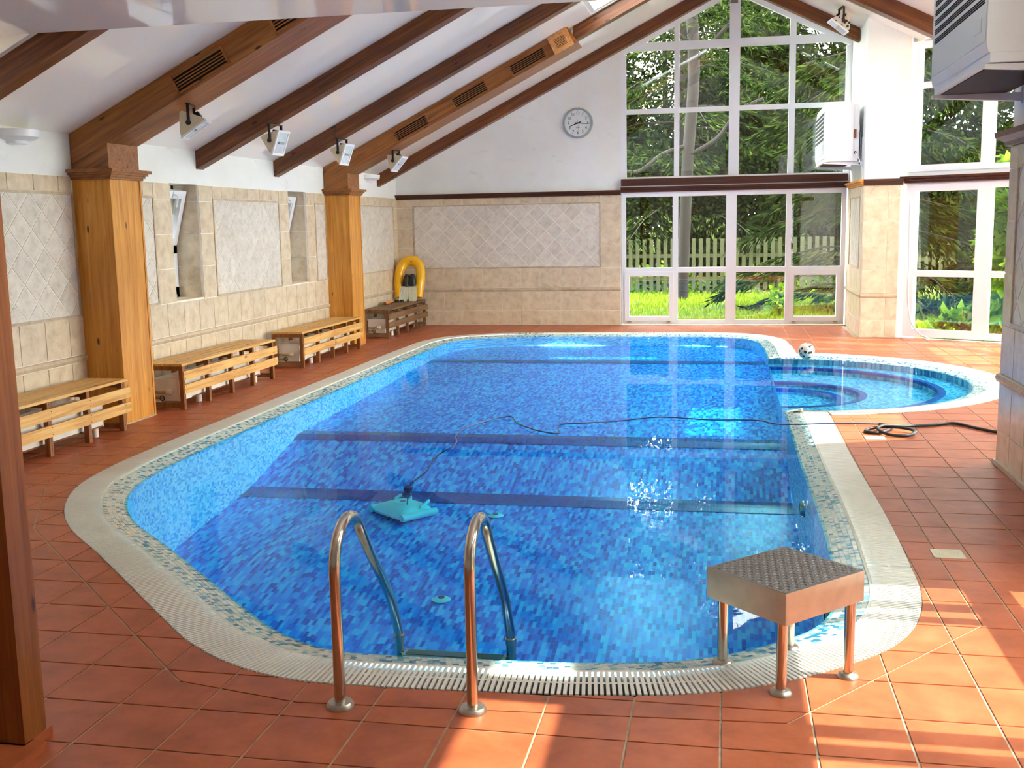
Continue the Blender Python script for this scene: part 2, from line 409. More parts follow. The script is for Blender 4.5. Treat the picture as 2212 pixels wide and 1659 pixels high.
def nrm(P, i):
    a = P[(i - 2) % len(P)]; b = P[(i + 2) % len(P)]; tx, ty = b[0] - a[0], b[1] - a[1]; L = math.hypot(tx, ty); return (-ty / L, tx / L)
MN = [nrm(MO, i) for i in range(NM)]
CC, RC = (0.58, 11.78), 2.29
def incirc(p, R): return (p[0] - CC[0]) ** 2 + (p[1] - CC[1]) ** 2 < R * R
def main_off(d): return [(MO[i][0] + MN[i][0] * d, MO[i][1] + MN[i][1] * d) for i in range(NM)]
def union_loop(d, na=72):
    R = RC - d; P = main_off(d); xr = 0.905 - d
    th = math.acos((xr - CC[0]) / R); yl = CC[1] - R * math.sin(th); yh = CC[1] + R * math.sin(th)
    a = [p for i, p in enumerate(P) if not incirc(p, R)]
    # split: those before the circle on the right side and after
    i0 = next(i for i in range(NM) if P[i][0] > xr - 0.02 and P[i][1] > yl)      # first index past lower joint
    i1 = next(i for i in range(i0, NM) if P[i][1] > yh)
    arc = [(CC[0] + R * math.cos(-th + 2 * th * j / na), CC[1] + R * math.sin(-th + 2 * th * j / na)) for j in range(na + 1)]
    return P[:i0] + arc + P[i1:]
def inpoly(p, P):
    c = False; j = len(P) - 1
    for i in range(len(P)):
        if (P[i][1] > p[1]) != (P[j][1] > p[1]) and p[0] < (P[j][0] - P[i][0]) * (p[1] - P[i][1]) / (P[j][1] - P[i][1]) + P[i][0]: c = not c
        j = i
    return c
L0 = union_loop(0.0)
def tri_region(outer, hole=None, keep_in_hole=False):
    vs = [Vector(p) for p in outer]; ed = [(i, (i + 1) % len(outer)) for i in range(len(outer))]
    if hole:
        o = len(vs); vs += [Vector(p) for p in hole]; ed += [(o + i, o + (i + 1) % len(hole)) for i in range(len(hole))]
    V, E_, F_, *_ = delaunay_2d_cdt(vs, ed, [], 0, 1e-5)
    fs = []
    for f in F_:
        c = (sum(V[i].x for i in f) / 3, sum(V[i].y for i in f) / 3)
        if inpoly(c, outer) and not (hole and inpoly(c, hole)): fs.append(f)
    return [(v.x, v.y) for v in V], fs

# ---- floor: grout bed with terracotta tiles
BAY = [(2.42, 16.03), (4.6, 14.77), (5.4, 12.9), (5.4, 10.3), (4.6, 8.5), (2.6, 7.74)]
ROOM = [(-5.5, YR), (1.85, YR), (1.85, 7.74), (2.6, 7.74), (4.6, 8.5), (5.4, 10.3), (5.4, 12.9), (4.6, 14.77), (2.42, 16.03), (1.9, 15.96), (1.9, YB + .12), (-5.5, YB + .12)]
V, F_ = tri_region(ROOM, L0)
mb = MB(); mb.v = [(x, y, -0.004) for x, y in V]; mb.f = [tuple(f) for f in F_]
floor = mb.build('floor', 'grout', fix=False)
struct(floor, 'floor of square terracotta tiles around the pool', 'floor')
PIT, GX, GY = 0.303, 0.003, 3.32
BORDER = [(1.068, 9.42), (1.062, 4.56), (.223, 3.53), (-1.492, 3.427), (-2.003, 3.533), (-3.896, 5.372), (-4.507, 6.386), (-4.555, 9.0), (-4.565, 15.4), (-4.3, 16.05), (-3.85, 16.45), (-3.2, 16.69), (-.2, 16.77)]
def band(poly, w):
    L, Rr = [], []
    for i, p in enumerate(poly):
        a = poly[max(0, i - 1)]; b = poly[min(len(poly) - 1, i + 1)]
        tx, ty = b[0] - a[0], b[1] - a[1]; l = math.hypot(tx, ty); n = (-ty / l * w, tx / l * w)
        L.append((p[0] + n[0], p[1] + n[1])); Rr.append((p[0] - n[0], p[1] - n[1]))
    return L + Rr[::-1]
BAND = band(BORDER, 0.0045)
def segs(P): return [(P[i], P[(i + 1) % len(P)]) for i in range(len(P))]
CONS = segs(L0) + segs(BAND)
def cell_pieces(poly):
    x0 = min(p[0] for p in poly) - .02; x1 = max(p[0] for p in poly) + .02; y0 = min(p[1] for p in poly) - .02; y1 = max(p[1] for p in poly) + .02
    near = [s for s in CONS if max(s[0][0], s[1][0]) > x0 and min(s[0][0], s[1][0]) < x1 and max(s[0][1], s[1][1]) > y0 and min(s[0][1], s[1][1]) < y1]
    c = (sum(p[0] for p in poly) / len(poly), sum(p[1] for p in poly) / len(poly))
    if not near: return [] if inpoly(c, L0) else ['whole']
    vs, ed = [], []
    for p in poly: vs.append(Vector(p))
    ed += [(i, (i + 1) % len(poly)) for i in range(len(poly))]
    for a, b in near:
        o = len(vs); vs += [Vector(a), Vector(b)]; ed.append((o, o + 1))
    V, E2, F2, ov, oe, of = delaunay_2d_cdt(vs, ed, [], 0, 1e-5)
    cons = {tuple(sorted(E2[i])) for i in range(len(E2)) if len(oe[i]) > 0}
    tris = []
    for f in F2:
        c = (sum(V[i].x for i in f) / 3, sum(V[i].y for i in f) / 3)
        if inpoly(c, poly) and not inpoly(c, L0) and not inpoly(c, BAND): tris.append(tuple(f))
    em = {}
    for t, f in enumerate(tris):
        for k in range(3): em.setdefault(tuple(sorted((f[k], f[(k + 1) % 3]))), []).append(t)
    seen, comps = set(), []
    for t in range(len(tris)):
        if t in seen: continue
        st, comp = [t], []; seen.add(t)
        while st:
            q = st.pop(); comp.append(q); f = tris[q]
            for k in range(3):
                e = tuple(sorted((f[k], f[(k + 1) % 3])))
                if e in cons: continue
                for r in em[e]:
                    if r not in seen: seen.add(r); st.append(r)
        comps.append(comp)
    out = []
    for comp in comps:
        area = 0
        for q in comp:
            a, b, c = (V[i] for i in tris[q]); area += abs((b - a).cross(c - a)) / 2
        if area > 2e-4: out.append(([(v.x, v.y) for v in V], [tris[q] for q in comp]))
    if len(out) == 1 and len(comps) == 1:
        tot = abs(sum(poly[i][0] * poly[(i + 1) % len(poly)][1] - poly[(i + 1) % len(poly)][0] * poly[i][1] for i in range(len(poly)))) / 2
        a2 = sum(abs((Vector(out[0][0][b]) - Vector(out[0][0][a])).cross(Vector(out[0][0][c]) - Vector(out[0][0][a]))) / 2 for a, b, c in out[0][1])
        if a2 > tot * .999: return ['whole']
    return out
def piece_mb(V, tris, z0=-0.006, z1=0.0):
    mb = MB(); idx = {}; cnt = {}
    for f in tris:
        for k in range(3):
            e = (f[k], f[(k + 1) % 3]); cnt[e] = cnt.get(e, 0) + 1
    def vi(i, z):
        if (i, z) not in idx: idx[(i, z)] = len(mb.v); mb.v.append((V[i][0], V[i][1], z))
        return idx[(i, z)]
    for f in tris:
        a, b, c = f
        mb.f.append((vi(a, z1), vi(b, z1), vi(c, z1)))
    for (a, b) in list(cnt):
        if (b, a) not in cnt: mb.f.append((vi(a, z0), vi(b, z0), vi(b, z1), vi(a, z1)))
    return mb
pieces = []
G = 0.0042
for ix in range(-19, 19):
    for iy in range(-20, 50):
        xa, xb = GX + ix * PIT + G, GX + (ix + 1) * PIT - G; ya, yb = GY + iy * PIT + G, GY + (iy + 1) * PIT - G
        if xb < -5.5 or xa > 5.4 or yb < -1.0 or ya > YB: continue
        poly = [(xa, ya), (xb, ya), (xb, yb), (xa, yb)]; full = True
        for a, b, c in ((-1, 0, 5.5), (0, 1, YB - .002)):
            if any(a * p[0] + b * p[1] > c for p in poly): poly = clip_poly(poly, a, b, c); full = False
        if (xa + xb) / 2 > 1.85:
            hp = [(0, -1, -7.745), (0, 1, 15.955)]
            for (p, q) in zip(BAY[:-1], BAY[1:]):
                ex, ey = q[0] - p[0], q[1] - p[1]; a, b = -ey, ex     # inside is to the right of travel
                hp.append((a, b, a * p[0] + b * p[1]))
            for a, b, c in hp:
                if poly and any(a * p[0] + b * p[1] > c + 1e-9 for p in poly): poly = clip_poly(poly, a, b, c); full = False
        if len(poly) < 3: continue
        for pc in cell_pieces(poly):
            cx, cy = sum(p[0] for p in poly) / len(poly), sum(p[1] for p in poly) / len(poly)
            pieces.append((math.hypot(cx, cy), 'full' if (pc == 'whole' and full) else 'poly' if pc == 'whole' else 'cut', poly if pc == 'whole' else pc, (cx, cy)))
vis = sorted([p for p in pieces if in_view((p[3][0], p[3][1], 0), 120)], key=lambda p: p[0])
sel = {id(p) for p in vis[:300]}
h = PIT / 2 - G
tile_me = MB().prism([(-h, -h), (h, -h), (h, h), (-h, h)], -0.006, 0.0, inset=0.0015).mesh('tile'); tile_me.materials.append(M['terracotta'])
rest = MB()
for p in pieces:
    kind, dat = p[1], p[2]
    if id(p) in sel:
        if kind == 'full': o = link('tile', tile_me, floor); o.location = (p[3][0], p[3][1], 0)
        else:
            mb = MB().prism(dat, -0.006, 0.0, inset=0.002) if kind == 'poly' else piece_mb(*dat)
            mb.build('tile', 'terracotta', floor)
    else:
        if kind == 'cut': q = piece_mb(*dat); rest.add(q.v, q.f)
        else: rest.prism(dat, -0.006, 0.0)
tag(rest.build('tiles', 'terracotta', floor), kind='stuff')

# ---- swimming pool
pool = thing('swimming_pool', 'long blue mosaic swimming pool with rounded wading end and white overflow grating', 'pool', (-1.7, 10.0, 0.0))
ZP = [(3.4, -1.25), (4, -1.18), (5.5, -.90), (7, -.68), (8.45, -.555), (9.65, -.29), (12, -.25), (14, -.20), (16.4, -.17)]
def zf(y):
    for (a, za), (b, zb) in zip(ZP, ZP[1:]):
        if y <= b: return za + (zb - za) * (y - a) / (b - a)
    return ZP[-1][1]
P2 = main_off(0.36)
wall = MB(); k = len(P2)
for i in range(k):
    a, b = P2[i], P2[(i + 1) % k]
    md = ((a[0] + b[0]) / 2, (a[1] + b[1]) / 2)
    zt = -0.10 if incirc(md, RC - .36) else -0.028
    wall.add([(a[0], a[1], zt), (b[0], b[1], zt), (b[0], b[1], zf(b[1])), (a[0], a[1], zf(a[1]))], [(0, 1, 2, 3)])
wall.build('basin_wall', 'mos_wall', pool, fix=False)
ys = sorted(set([min(p[1] for p in P2) + .001] + [3.98 + i * .06 for i in range(206)] + [8.45, 9.65] + [max(p[1] for p in P2) - .001])); ys = [y for y in ys if min(p[1] for p in P2) < y < max(p[1] for p in P2)]
def xrange_at(y, P):
    xs = []
    for i in range(len(P)):
        a, b = P[i], P[(i + 1) % len(P)]
        if (a[1] > y) != (b[1] > y): xs.append(a[0] + (b[0] - a[0]) * (y - a[1]) / (b[1] - a[1]))
    return min(xs), max(xs)
fl = MB()
for i, y in enumerate(ys):
    a, b = xrange_at(y, P2); fl.v += [(a - .01, y, zf(y)), (b + .01, y, zf(y))]
    if i: fl.f.append((2 * i - 2, 2 * i - 1, 2 * i + 1, 2 * i))
fl.build('basin_floor', 'mos_floor', pool, fix=False)
for y0, y1 in ((8.30, 8.53), (9.52, 9.80), (14.35, 14.62)):
    a, b = xrange_at((y0 + y1) / 2, P2); q = MB()
    n_ = 4
    for j in range(n_ + 1):
        y = y0 + (y1 - y0) * j / n_; q.v += [(a, y, zf(y) + .004), (b, y, zf(y) + .004)]
        if j: q.f.append((2 * j - 2, 2 * j - 1, 2 * j + 1, 2 * j))
    q.build('floor_line', 'mos_dark', pool, fix=False)
# wading end: concentric steps
RW = RC - .36
def sector(R, x0=.545, n=48):
    th = math.acos(max(-1, min(1, (x0 - CC[0]) / R)))
    return [(CC[0] + R * math.cos(-th + 2 * th * j / n), CC[1] + R * math.sin(-th + 2 * th * j / n)) for j in range(n + 1)]
lv = [(RW, -.028), (1.60, -.10), (.84, -.17), (.62, -.22), (None, -.27)]
prev_z = -.028
for i in range(4):
    Ro, Ri, z = lv[i][0], lv[i + 1][0] if i < 3 else None, lv[i + 1][1]
    o = sector(Ro); q = MB()
    q.v += [(x, y, prev_z) for x, y in o] + [(x, y, z) for x, y in o]; n1 = len(o)
    q.f += [(j, j + 1, n1 + j + 1, n1 + j) for j in range(n1 - 1)]
    if i < 3:
        inn = sector(Ri); b0 = len(q.v); q.v += [(x, y, z) for x, y in inn]; q.f += [(n1 + j, n1 + j + 1, b0 + j + 1, b0 + j) for j in range(n1 - 1)]
    else: q.f.append(tuple(n1 + j for j in range(n1)))
    q.build('wading_step', 'mos_step', pool, fix=False)
    if i:
        o2 = sector(Ro + .075); q = MB(); q.v += [(x, y, prev_z + .004) for x, y in o] + [(x, y, prev_z + .004) for x, y in o2] + [(x, y, prev_z - .03) for x, y in sector(Ro - .004)]
        q.f += [(j, j + 1, n1 + j + 1, n1 + j) for j in range(n1 - 1)] + [(j, j + 1, 2 * n1 + j + 1, 2 * n1 + j) for j in range(n1 - 1)]
        q.build('step_edge', 'mos_dark', pool, fix=False)
    prev_z = z
# rim and channel rings
def ring(name, d0, z0, d1, z1, mat, skip_main, xmin_arc):
    q = MB(); A, B = main_off(d0), main_off(d1)
    for i in range(NM):
        j = (i + 1) % NM; md = ((A[i][0] + B[j][0]) / 2, (A[i][1] + B[j][1]) / 2)
        if incirc(md, skip_main): continue
        q.add([(*A[i], z0), (*A[j], z0), (*B[j], z1), (*B[i], z1)], [(0, 1, 2, 3)])
    n = 160; R0, R1 = RC - d0, RC - d1
    for j in range(n):
        a, b = -PI / 2 * 1.1 + PI * 1.1 * j / n, -PI / 2 * 1.1 + PI * 1.1 * (j + 1) / n
        if CC[0] + (R0 + R1) / 2 * math.cos((a + b) / 2) < xmin_arc: continue
        q.add([(CC[0] + R0 * math.cos(a), CC[1] + R0 * math.sin(a), z0), (CC[0] + R0 * math.cos(b), CC[1] + R0 * math.sin(b), z0), (CC[0] + R1 * math.cos(b), CC[1] + R1 * math.sin(b), z1), (CC[0] + R1 * math.cos(a), CC[1] + R1 * math.sin(a), z1)], [(0, 1, 2, 3)])
    return q.build(name, mat, pool, fix=False)
ring('grate_channel', -.004, -.022, .215, -.022, 'channel', 2.09, .90)
ring('channel_side', .0, .0, .0, -.022, 'channel', 2.2, .90)
ring('rim_edge', .206, .001, .222, .001, 'rimbase', 2.0, .62)
rim = ring('rim', .215, -.003, .365, -.032, 'rimbase', 2.0, .60)
# grate slats
slat = MB().box(-.0065, .0065, 0.0, .206, -.012, .004).mesh('grate_slat'); slat.materials.append(M['grate'])
def walk(step, d):
    P = main_off(d); out = []; acc = 0.0
    for i in range(NM):
        a, b = P[i], P[(i + 1) % NM]; L = math.hypot(b[0] - a[0], b[1] - a[1]); t = -acc
        while t + step <= L:
            t += step; k = t / L
            nx = MN[i][0] * (1 - k) + MN[(i + 1) % NM][0] * k; ny = MN[i][1] * (1 - k) + MN[(i + 1) % NM][1] * k
            out.append((a[0] + (b[0] - a[0]) * k, a[1] + (b[1] - a[1]) * k, nx, ny))
        acc = L - t if t > 0 else acc + L
    return out
items = []
for x, y, nx, ny in walk(.0225, 0.0):
    if not incirc((x + nx * .1, y + ny * .1), 2.12): items.append((x + nx * .003, y + ny * .003, math.atan2(ny, nx) - PI / 2))
na = int(RC * PI * 1.1 / .0225)
for j in range(na):
    a = -PI * .55 + PI * 1.1 * j / na; x, y = CC[0] + RC * math.cos(a), CC[1] + RC * math.sin(a)
    if CC[0] + (RC - .1) * math.cos(a) > .905: items.append((x, y, a + PI / 2))
items.sort(key=lambda t: math.hypot(t[0], t[1]) if in_view((t[0], t[1], 0), 10) else 1e3)
q = MB()
for i, (x, y, a) in enumerate(items):
    if i < 300:
        o = link('grate_slat', slat, pool); o.location = (x, y, 0); o.rotation_euler = (0, 0, a)
    else:
        q.box(-.0065, .0065, 0.0, .206, -.012, .004, Matrix.Translation((x, y, 0)) @ Matrix.Rotation(a, 4, 'Z'))
for o in children_of(pool):
    pass
tag(q.build('grate_slats', 'grate', pool, fix=False), kind='stuff')
ring('grate_spine', .098, .001, .112, .001, 'grate', 2.12, .92)
# rim mosaic tiles
rt = MB().box(-.0112, .0112, -.0108, .0108, -.004, .0022).mesh('mosaic_tile'); rt.materials.append(M['rimtile'])
SLOPE = math.atan2(.029, .15)
tl = []
for r in range(6):
    d = .223 + .0125 + r * .0242; z = -.003 - (d - .215) * .029 / .15
    for x, y, nx, ny in walk(.0245, d):
        if not incirc((x, y), 1.99): tl.append((x, y, z, math.atan2(ny, nx) - PI / 2))
    R = RC - d; na = int(R * PI * 1.1 / .0245)
    for j in range(na):
        a = -PI * .55 + PI * 1.1 * j / na; x = CC[0] + R * math.cos(a)
        if x > .66: tl.append((x, CC[1] + R * math.sin(a), z, a + PI / 2))
tl.sort(key=lambda t: math.hypot(t[0], t[1]) if in_view(t[:3], 10) else 1e3)
q = MB()
for i, (x, y, z, a) in enumerate(tl):
    T = Matrix.Translation((x, y, z)) @ Matrix.Rotation(a, 4, 'Z') @ Matrix.Rotation(-SLOPE, 4, 'X')
    if i < 300:
        o = link('mosaic_tile', rt, rim); o.matrix_basis = T
    else: q.box(-.0112, .0112, -.0108, .0108, -.004, .0022, T)
tag(q.build('mosaic_tiles', 'rimtile', rim, fix=False), kind='stuff')
WLp = union_loop(.345)
V, F_ = tri_region(WLp)
q = MB(); q.v = [(x, y, -.0275) for x, y in V]; q.f = [tuple(f) for f in F_]
q.build('water', 'water', pool, fix=False)

# ---- wall tiling
def tile_rect(mbs, u0, u1, z0, z1, g=.003, th=.008): mbs.append([(u0 + g, z0 + g), (u1 - g, z0 + g), (u1 - g, z1 - g), (u0 + g, z1 - g)])
TCACHE = {}
def put_tiles(polys, T, parent, mat, name='tile', th=.008, limit=300, viewcheck=True):
    # polys in (u, z); local frame (u, d, z)
    A = T @ Matrix(((1, 0, 0, 0), (0, 0, 1, 0), (0, 1, 0, 0), (0, 0, 0, 1)))   # (u, z, d) -> world
    lst = []
    for p in polys:
        c = (sum(a for a, b in p) / len(p), sum(b for a, b in p) / len(p)); w = A @ Vector((c[0], c[1], 0))
        lst.append(((w - CAMP).length if in_view(w, 40) else 1e3, p, c))
    lst.sort(key=lambda t: t[0]); rest = MB(); n = 0
    for dist, p, c in lst:
        q = [(a - c[0], b - c[1]) for a, b in p]
        if n < limit and dist < 1e3:
            key = (mat, th, tuple((round(a, 3), round(b, 3)) for a, b in q))
            if key not in TCACHE:
                me = MB().prism(q, 0, th, inset=.003).mesh(name); me.materials.append(M[mat]); TCACHE[key] = me
            o = link(name, TCACHE[key], parent); o.matrix_basis = A @ Matrix.Translation((c[0], c[1], 0)); n += 1
        else: rest.prism(p, 0, th, A)
    if rest.v: tag(rest.build(name + 's', mat, parent, fix=False), kind='stuff')
def diamonds(u0, u1, z0, z1, s=.2945, du=0.0):
    out = []; hh = s / 2; g = .0055
    for i in range(-2, int((u1 - u0) / hh) + 3):
        for j in range(-2, int((z1 - z0) / hh) + 3):
            if (i + j) % 2: continue
            cx, cz = u0 + du + i * hh, z0 + j * hh; e = hh - g
            p = [(cx - e, cz), (cx, cz - e), (cx + e, cz), (cx, cz + e)]
            for a, b, c in ((-1, 0, -u0), (1, 0, u1), (0, -1, -z0), (0, 1, z1)):
                if p: p = clip_poly(p, a, b, c)
            if len(p) >= 3:
                ar = abs(sum(p[k][0] * p[(k + 1) % len(p)][1] - p[(k + 1) % len(p)][0] * p[k][1] for k in range(len(p)))) / 2
                if ar > 8e-4: out.append(p)
    return out
def bead(T, u0, u1, z0, z1, parent, d=.02, horiz=True, pitch=.335, off=0.0):
    # rounded moulding strip built as separate lengths
    prof = [(0, z0), (d * .75, z0 + (z1 - z0) * .12), (d, (z0 + z1) / 2), (d * .75, z1 - (z1 - z0) * .12), (0, z1)]
    u = u0
    while u < u1 - .01:
        v = min(u1, (math.floor((u - off) / pitch + 1e-6) + 1) * pitch + off)
        q = MB(); vs = [(u + .0008, a, b) for a, b in prof] + [(v - .0008, a, b) for a, b in prof]
        q.add(vs, [(0, 1, 2, 3, 4), (9, 8, 7, 6, 5)] + [(i, i + 1, 6 + i, 5 + i) for i in range(4)], T); q.build('moulding_tile', 'bead', parent); u = v
def panel_frame(T, u0, u1, z0, z1, parent, w=.022, d=.016):
    q = MB().box(u0 - w, u1 + w, 0, d, z1, z1 + w, T).box(u0 - w, u1 + w, 0, d, z0 - w, z0, T).box(u0 - w, u0, 0, d, z0, z1, T).box(u1, u1 + w, 0, d, z0, z1, T)
    q.build('panel_border', 'bead', parent)
ZR1, ZR2, ZM0, ZM1, ZR3, ZPT, ZTT = .24, .563, .563, .625, .955, 2.0, 2.155
def grid_row(polys, u0, u1, z0, z1, off, pitch=.335):
    u = u0
    while u < u1 - .012:
        v = min(u1, (math.floor((u - off) / pitch + 1e-6) + 1) * pitch + off); tile_rect(polys, u, v, z0, z1); u = v

# left wall
YF_ = 6.65
wl = MB(); XO = -5.95
WIN = [(10.145, 10.745), (13.16, 13.755)]; WZ0, WZ1 = .965, 2.158
segy = [YR] + [a for w in WIN for a in w] + [YB + .3]
for i in range(0, len(segy), 2): wl.box(XO, XL, segy[i], segy[i + 1], -.1, 2.7)
for a, b in WIN: wl.box(XO, XL, a, b, -.1, WZ0).box(XO, XL, a, b, WZ1, 2.7)
wl.box(XO, XL, YR, YF_ , 2.7, 3.1)
wall_left = wl.build('wall_left', 'plaster'); struct(wall_left, 'long side wall with beige tile dado and white plaster above the benches', 'wall')
TL = frame((XL, 0, 0), (0, 1, 0), (1, 0, 0))
OFF = 11.285
Y0T = 5.6
MB().box(XL, XL + .004, Y0T, WIN[0][0], 0, ZTT).box(XL, XL + .004, WIN[0][1], WIN[1][0], 0, ZTT).box(XL, XL + .004, WIN[1][1], YB, 0, ZTT).box(XL, XL + .004, WIN[0][0], WIN[0][1], 0, WZ0).box(XL, XL + .004, WIN[1][0], WIN[1][1], 0, WZ0).build('tile_bed', 'wgrout', wall_left)
polys = []
for z0, z1 in ((0.004, ZR1), (ZR1, ZR2), (ZM1, ZR3)): grid_row(polys, Y0T, YB, z0, z1, OFF)
PANL = [(6.0, 8.44), (9.0, 9.78), (11.075, 12.835), (14.085, 14.44), (14.98, 17.612)]
solid = []
for (a, b) in PANL: grid_row(polys, a - .02, b + .02, ZPT + .022, ZTT, OFF)
gaps = [(Y0T, 6.0), (9.78, WIN[0][0]), (WIN[0][1], 11.075), (12.835, WIN[1][0]), (WIN[1][1], 14.085), (17.612, YB)]
for a, b in gaps:
    a2 = a + (.022 if a not in (Y0T, WIN[0][1], WIN[1][1]) else 0); b2 = b - (.022 if b not in (WIN[0][0], WIN[1][0], YB) else 0)
    for z0, z1 in ((ZR3, 1.30), (1.30, 1.645), (1.645, 1.985), (1.985, ZTT)): tile_rect(polys, a2, b2, z0, z1)
TLt = TL @ Matrix.Translation((0, .002, 0))
put_tiles(polys, TLt, wall_left, 'wtile', 'tile')
dp = []
for a, b in PANL: dp += diamonds(a, b, ZR3 + .022, ZPT, .2945, .1)
put_tiles(dp, TLt, wall_left, 'dtile', 'diamond_tile', .006)
for a, b in PANL: panel_frame(TL, a, b, ZR3 + .022, ZPT, wall_left)
bead(TL, Y0T, YB, ZM0, ZM1, wall_left, .03, off=OFF)
# reveal tiles
for (a, b) in WIN:
    T = frame((XL - .28, b, 0), (1, 0, 0), (0, -1, 0)); pl = []
    for z0, z1 in ((WZ0, 1.30), (1.30, 1.645), (1.645, 1.985), (1.985, WZ1)): tile_rect(pl, 0, .27, z0, z1)
    put_tiles(pl, T, wall_left, 'wtile', 'reveal_tile', .006)
    MB().box(XL - .28, XL + .004, a, b, WZ0, WZ0 + .008).build('sill_tile', 'wtile', wall_left)

# back wall
TB = frame((0, YB, 0), (1, 0, 0), (0, -1, 0))
BX1 = -1.675
wb = MB().prism([(XO, -.1), (BX1, -.1), (BX1, zl(BX1) + .1), (XO, zl(XO) + .1)], -.3, 0, Matrix(((1, 0, 0, 0), (0, 0, -1, YB), (0, 1, 0, 0), (0, 0, 0, 1))))
wall_back = wb.build('wall_back', 'plaster'); struct(wall_back, 'far gable wall with beige tiles below a dark trim and white plaster above', 'wall')
MB().box(XL, BX1, YB - .004, YB, 0, 2.13).build('tile_bed', 'wgrout', wall_back)
TBt = TB @ Matrix.Translation((0, .002, 0))
polys = []; OB = -4.696
for z0, z1 in ((0.004, ZR1), (ZR1, ZR2), (ZM1, ZR3)): grid_row(polys, XL, BX1, z0, z1, OB)
pu0, pu1 = -5.188, -2.035
grid_row(polys, pu0 - .022, pu1 + .022, ZPT + .022, 2.13, OB)
for a, b in ((XL, pu0 - .022), (pu1 + .022, BX1)):
    for z0, z1 in ((ZR3, 1.30), (1.30, 1.645), (1.645, 1.985), (1.985, 2.13)): tile_rect(polys, a, b, z0, z1)
put_tiles(polys, TBt, wall_back, 'wtile', 'tile')
put_tiles(diamonds(pu0, pu1, ZR3 + .022, ZPT, .2945, .06), TBt, wall_back, 'dtile', 'diamond_tile', .006)
panel_frame(TB, pu0, pu1, ZR3 + .022, ZPT, wall_back)
bead(TB, XL, BX1, ZM0, ZM1, wall_back, .03, off=OB)

# pier between the two far windows
PX0, PX1, PY = 1.9, 2.42, 15.96
pier = MB().prism([(PX0, PY), (PX1, PY), (PX1 + .25, PY + .16), (PX1 + .25, YB + .3), (PX0, YB + .3)], -.1, 4.5).build('wall_pier', 'plaster')
struct(pier, 'projecting pier between the far window and the angled window, tiled below', 'wall')
TP1 = frame((PX0 - .002, 0, 0), (0, 1, 0), (-1, 0, 0)); TP2 = frame((0, PY - .002, 0), (1, 0, 0), (0, -1, 0))
MB().box(PX0 - .004, PX0, PY, YB, 0, 2.13).box(PX0 - .004, PX1, PY - .004, PY, 0, 2.13).build('tile_bed', 'wgrout', pier)
polys = []
for z0, z1 in ((.004, ZR1), (ZR1, ZR2), (ZM1, ZR3)): grid_row(polys, PY, YB, z0, z1, PY + .1)
for a, b in ((PY, PY + .28), (17.5, YB)):
    for z0, z1 in ((ZR3, 1.30), (1.30, 1.645), (1.645, 1.985), (1.985, 2.13)): tile_rect(polys, a, b, z0, z1)
tile_rect(polys, PY + .28, 17.5, 2.0, 2.13)
put_tiles(polys, TP1, pier, 'wtile', 'tile')
put_tiles(diamonds(PY + .31, 17.47, ZR3 + .03, 1.98), TP1, pier, 'dtile', 'diamond_tile', .006)
panel_frame(TP1, PY + .31, 17.47, ZR3 + .03, 1.98, pier)
polys = []
for z0, z1 in ((.004, ZR1), (ZR1, ZR2), (ZM1, ZR3), (ZR3, 1.29), (1.29, 1.625), (1.625, 1.96), (1.96, 2.13)):
    tile_rect(polys, PX0, PX0 + .33, z0, z1); tile_rect(polys, PX0 + .33, PX1 - .03, z0, z1)
put_tiles(polys, TP2, pier, 'wtile', 'corner_tile')
bead(TP1, PY - .01, YB, ZM0, ZM1, pier, .03); bead(TP2, PX0 - .01, PX1 - .03, ZM0, ZM1, pier, .03, off=PX0)
# near right pier / wall with the window beside the camera
RX = 1.85
rw = MB().box(RX, RX + .35, 5.06, 7.74, -.1, 4.5).box(RX, RX + .35, YR, 2.2, -.1, 4.5)
rw.box(RX, RX + .07, 2.2, 5.06, 3.64, 4.5).box(RX, RX + .07, 2.2, 5.06, 2.17, 3.11).box(RX, RX + .07, 2.2, 5.06, -.1, .1)
rw.box(RX, RX + .07, 4.05, 5.06, 3.11, 3.64)
wall_right = rw.build('wall_right', 'plaster'); struct(wall_right, 'right wall pier beside the camera, beige tiles under a wooden cornice', 'wall')
TR1 = frame((RX - .002, 0, 0), (0, 1, 0), (-1, 0, 0))
MB().box(RX - .004, RX, 5.06, 7.74, 0, 2.13).build('tile_bed', 'wgrout', wall_right)
polys = []
for z0, z1 in ((.004, ZR1), (ZR1, ZR2), (ZM1, ZR3)): grid_row(polys, 5.06, 7.74, z0, z1, 7.74 - .335 * 8)
for z0, z1 in ((ZR3, 1.30), (1.30, 1.645), (1.645, 1.985), (1.985, 2.13)): tile_rect(polys, 7.52, 7.74, z0, z1); tile_rect(polys, 5.06, 5.3, z0, z1)
tile_rect(polys, 5.3, 7.52, 2.0, 2.13)
put_tiles(polys, TR1, wall_right, 'wtile', 'tile')
put_tiles(diamonds(5.33, 7.49, ZR3 + .03, 1.98), TR1, wall_right, 'dtile', 'diamond_tile', .006)
panel_frame(TR1, 5.33, 7.49, ZR3 + .03, 1.98, wall_right)
bead(TR1, 5.06, 7.75, ZM0, ZM1, wall_right, .035)
MB().box(RX - .03, RX, 5.06, 7.76, 0, .03).build('skirting', 'bead', wall_right)
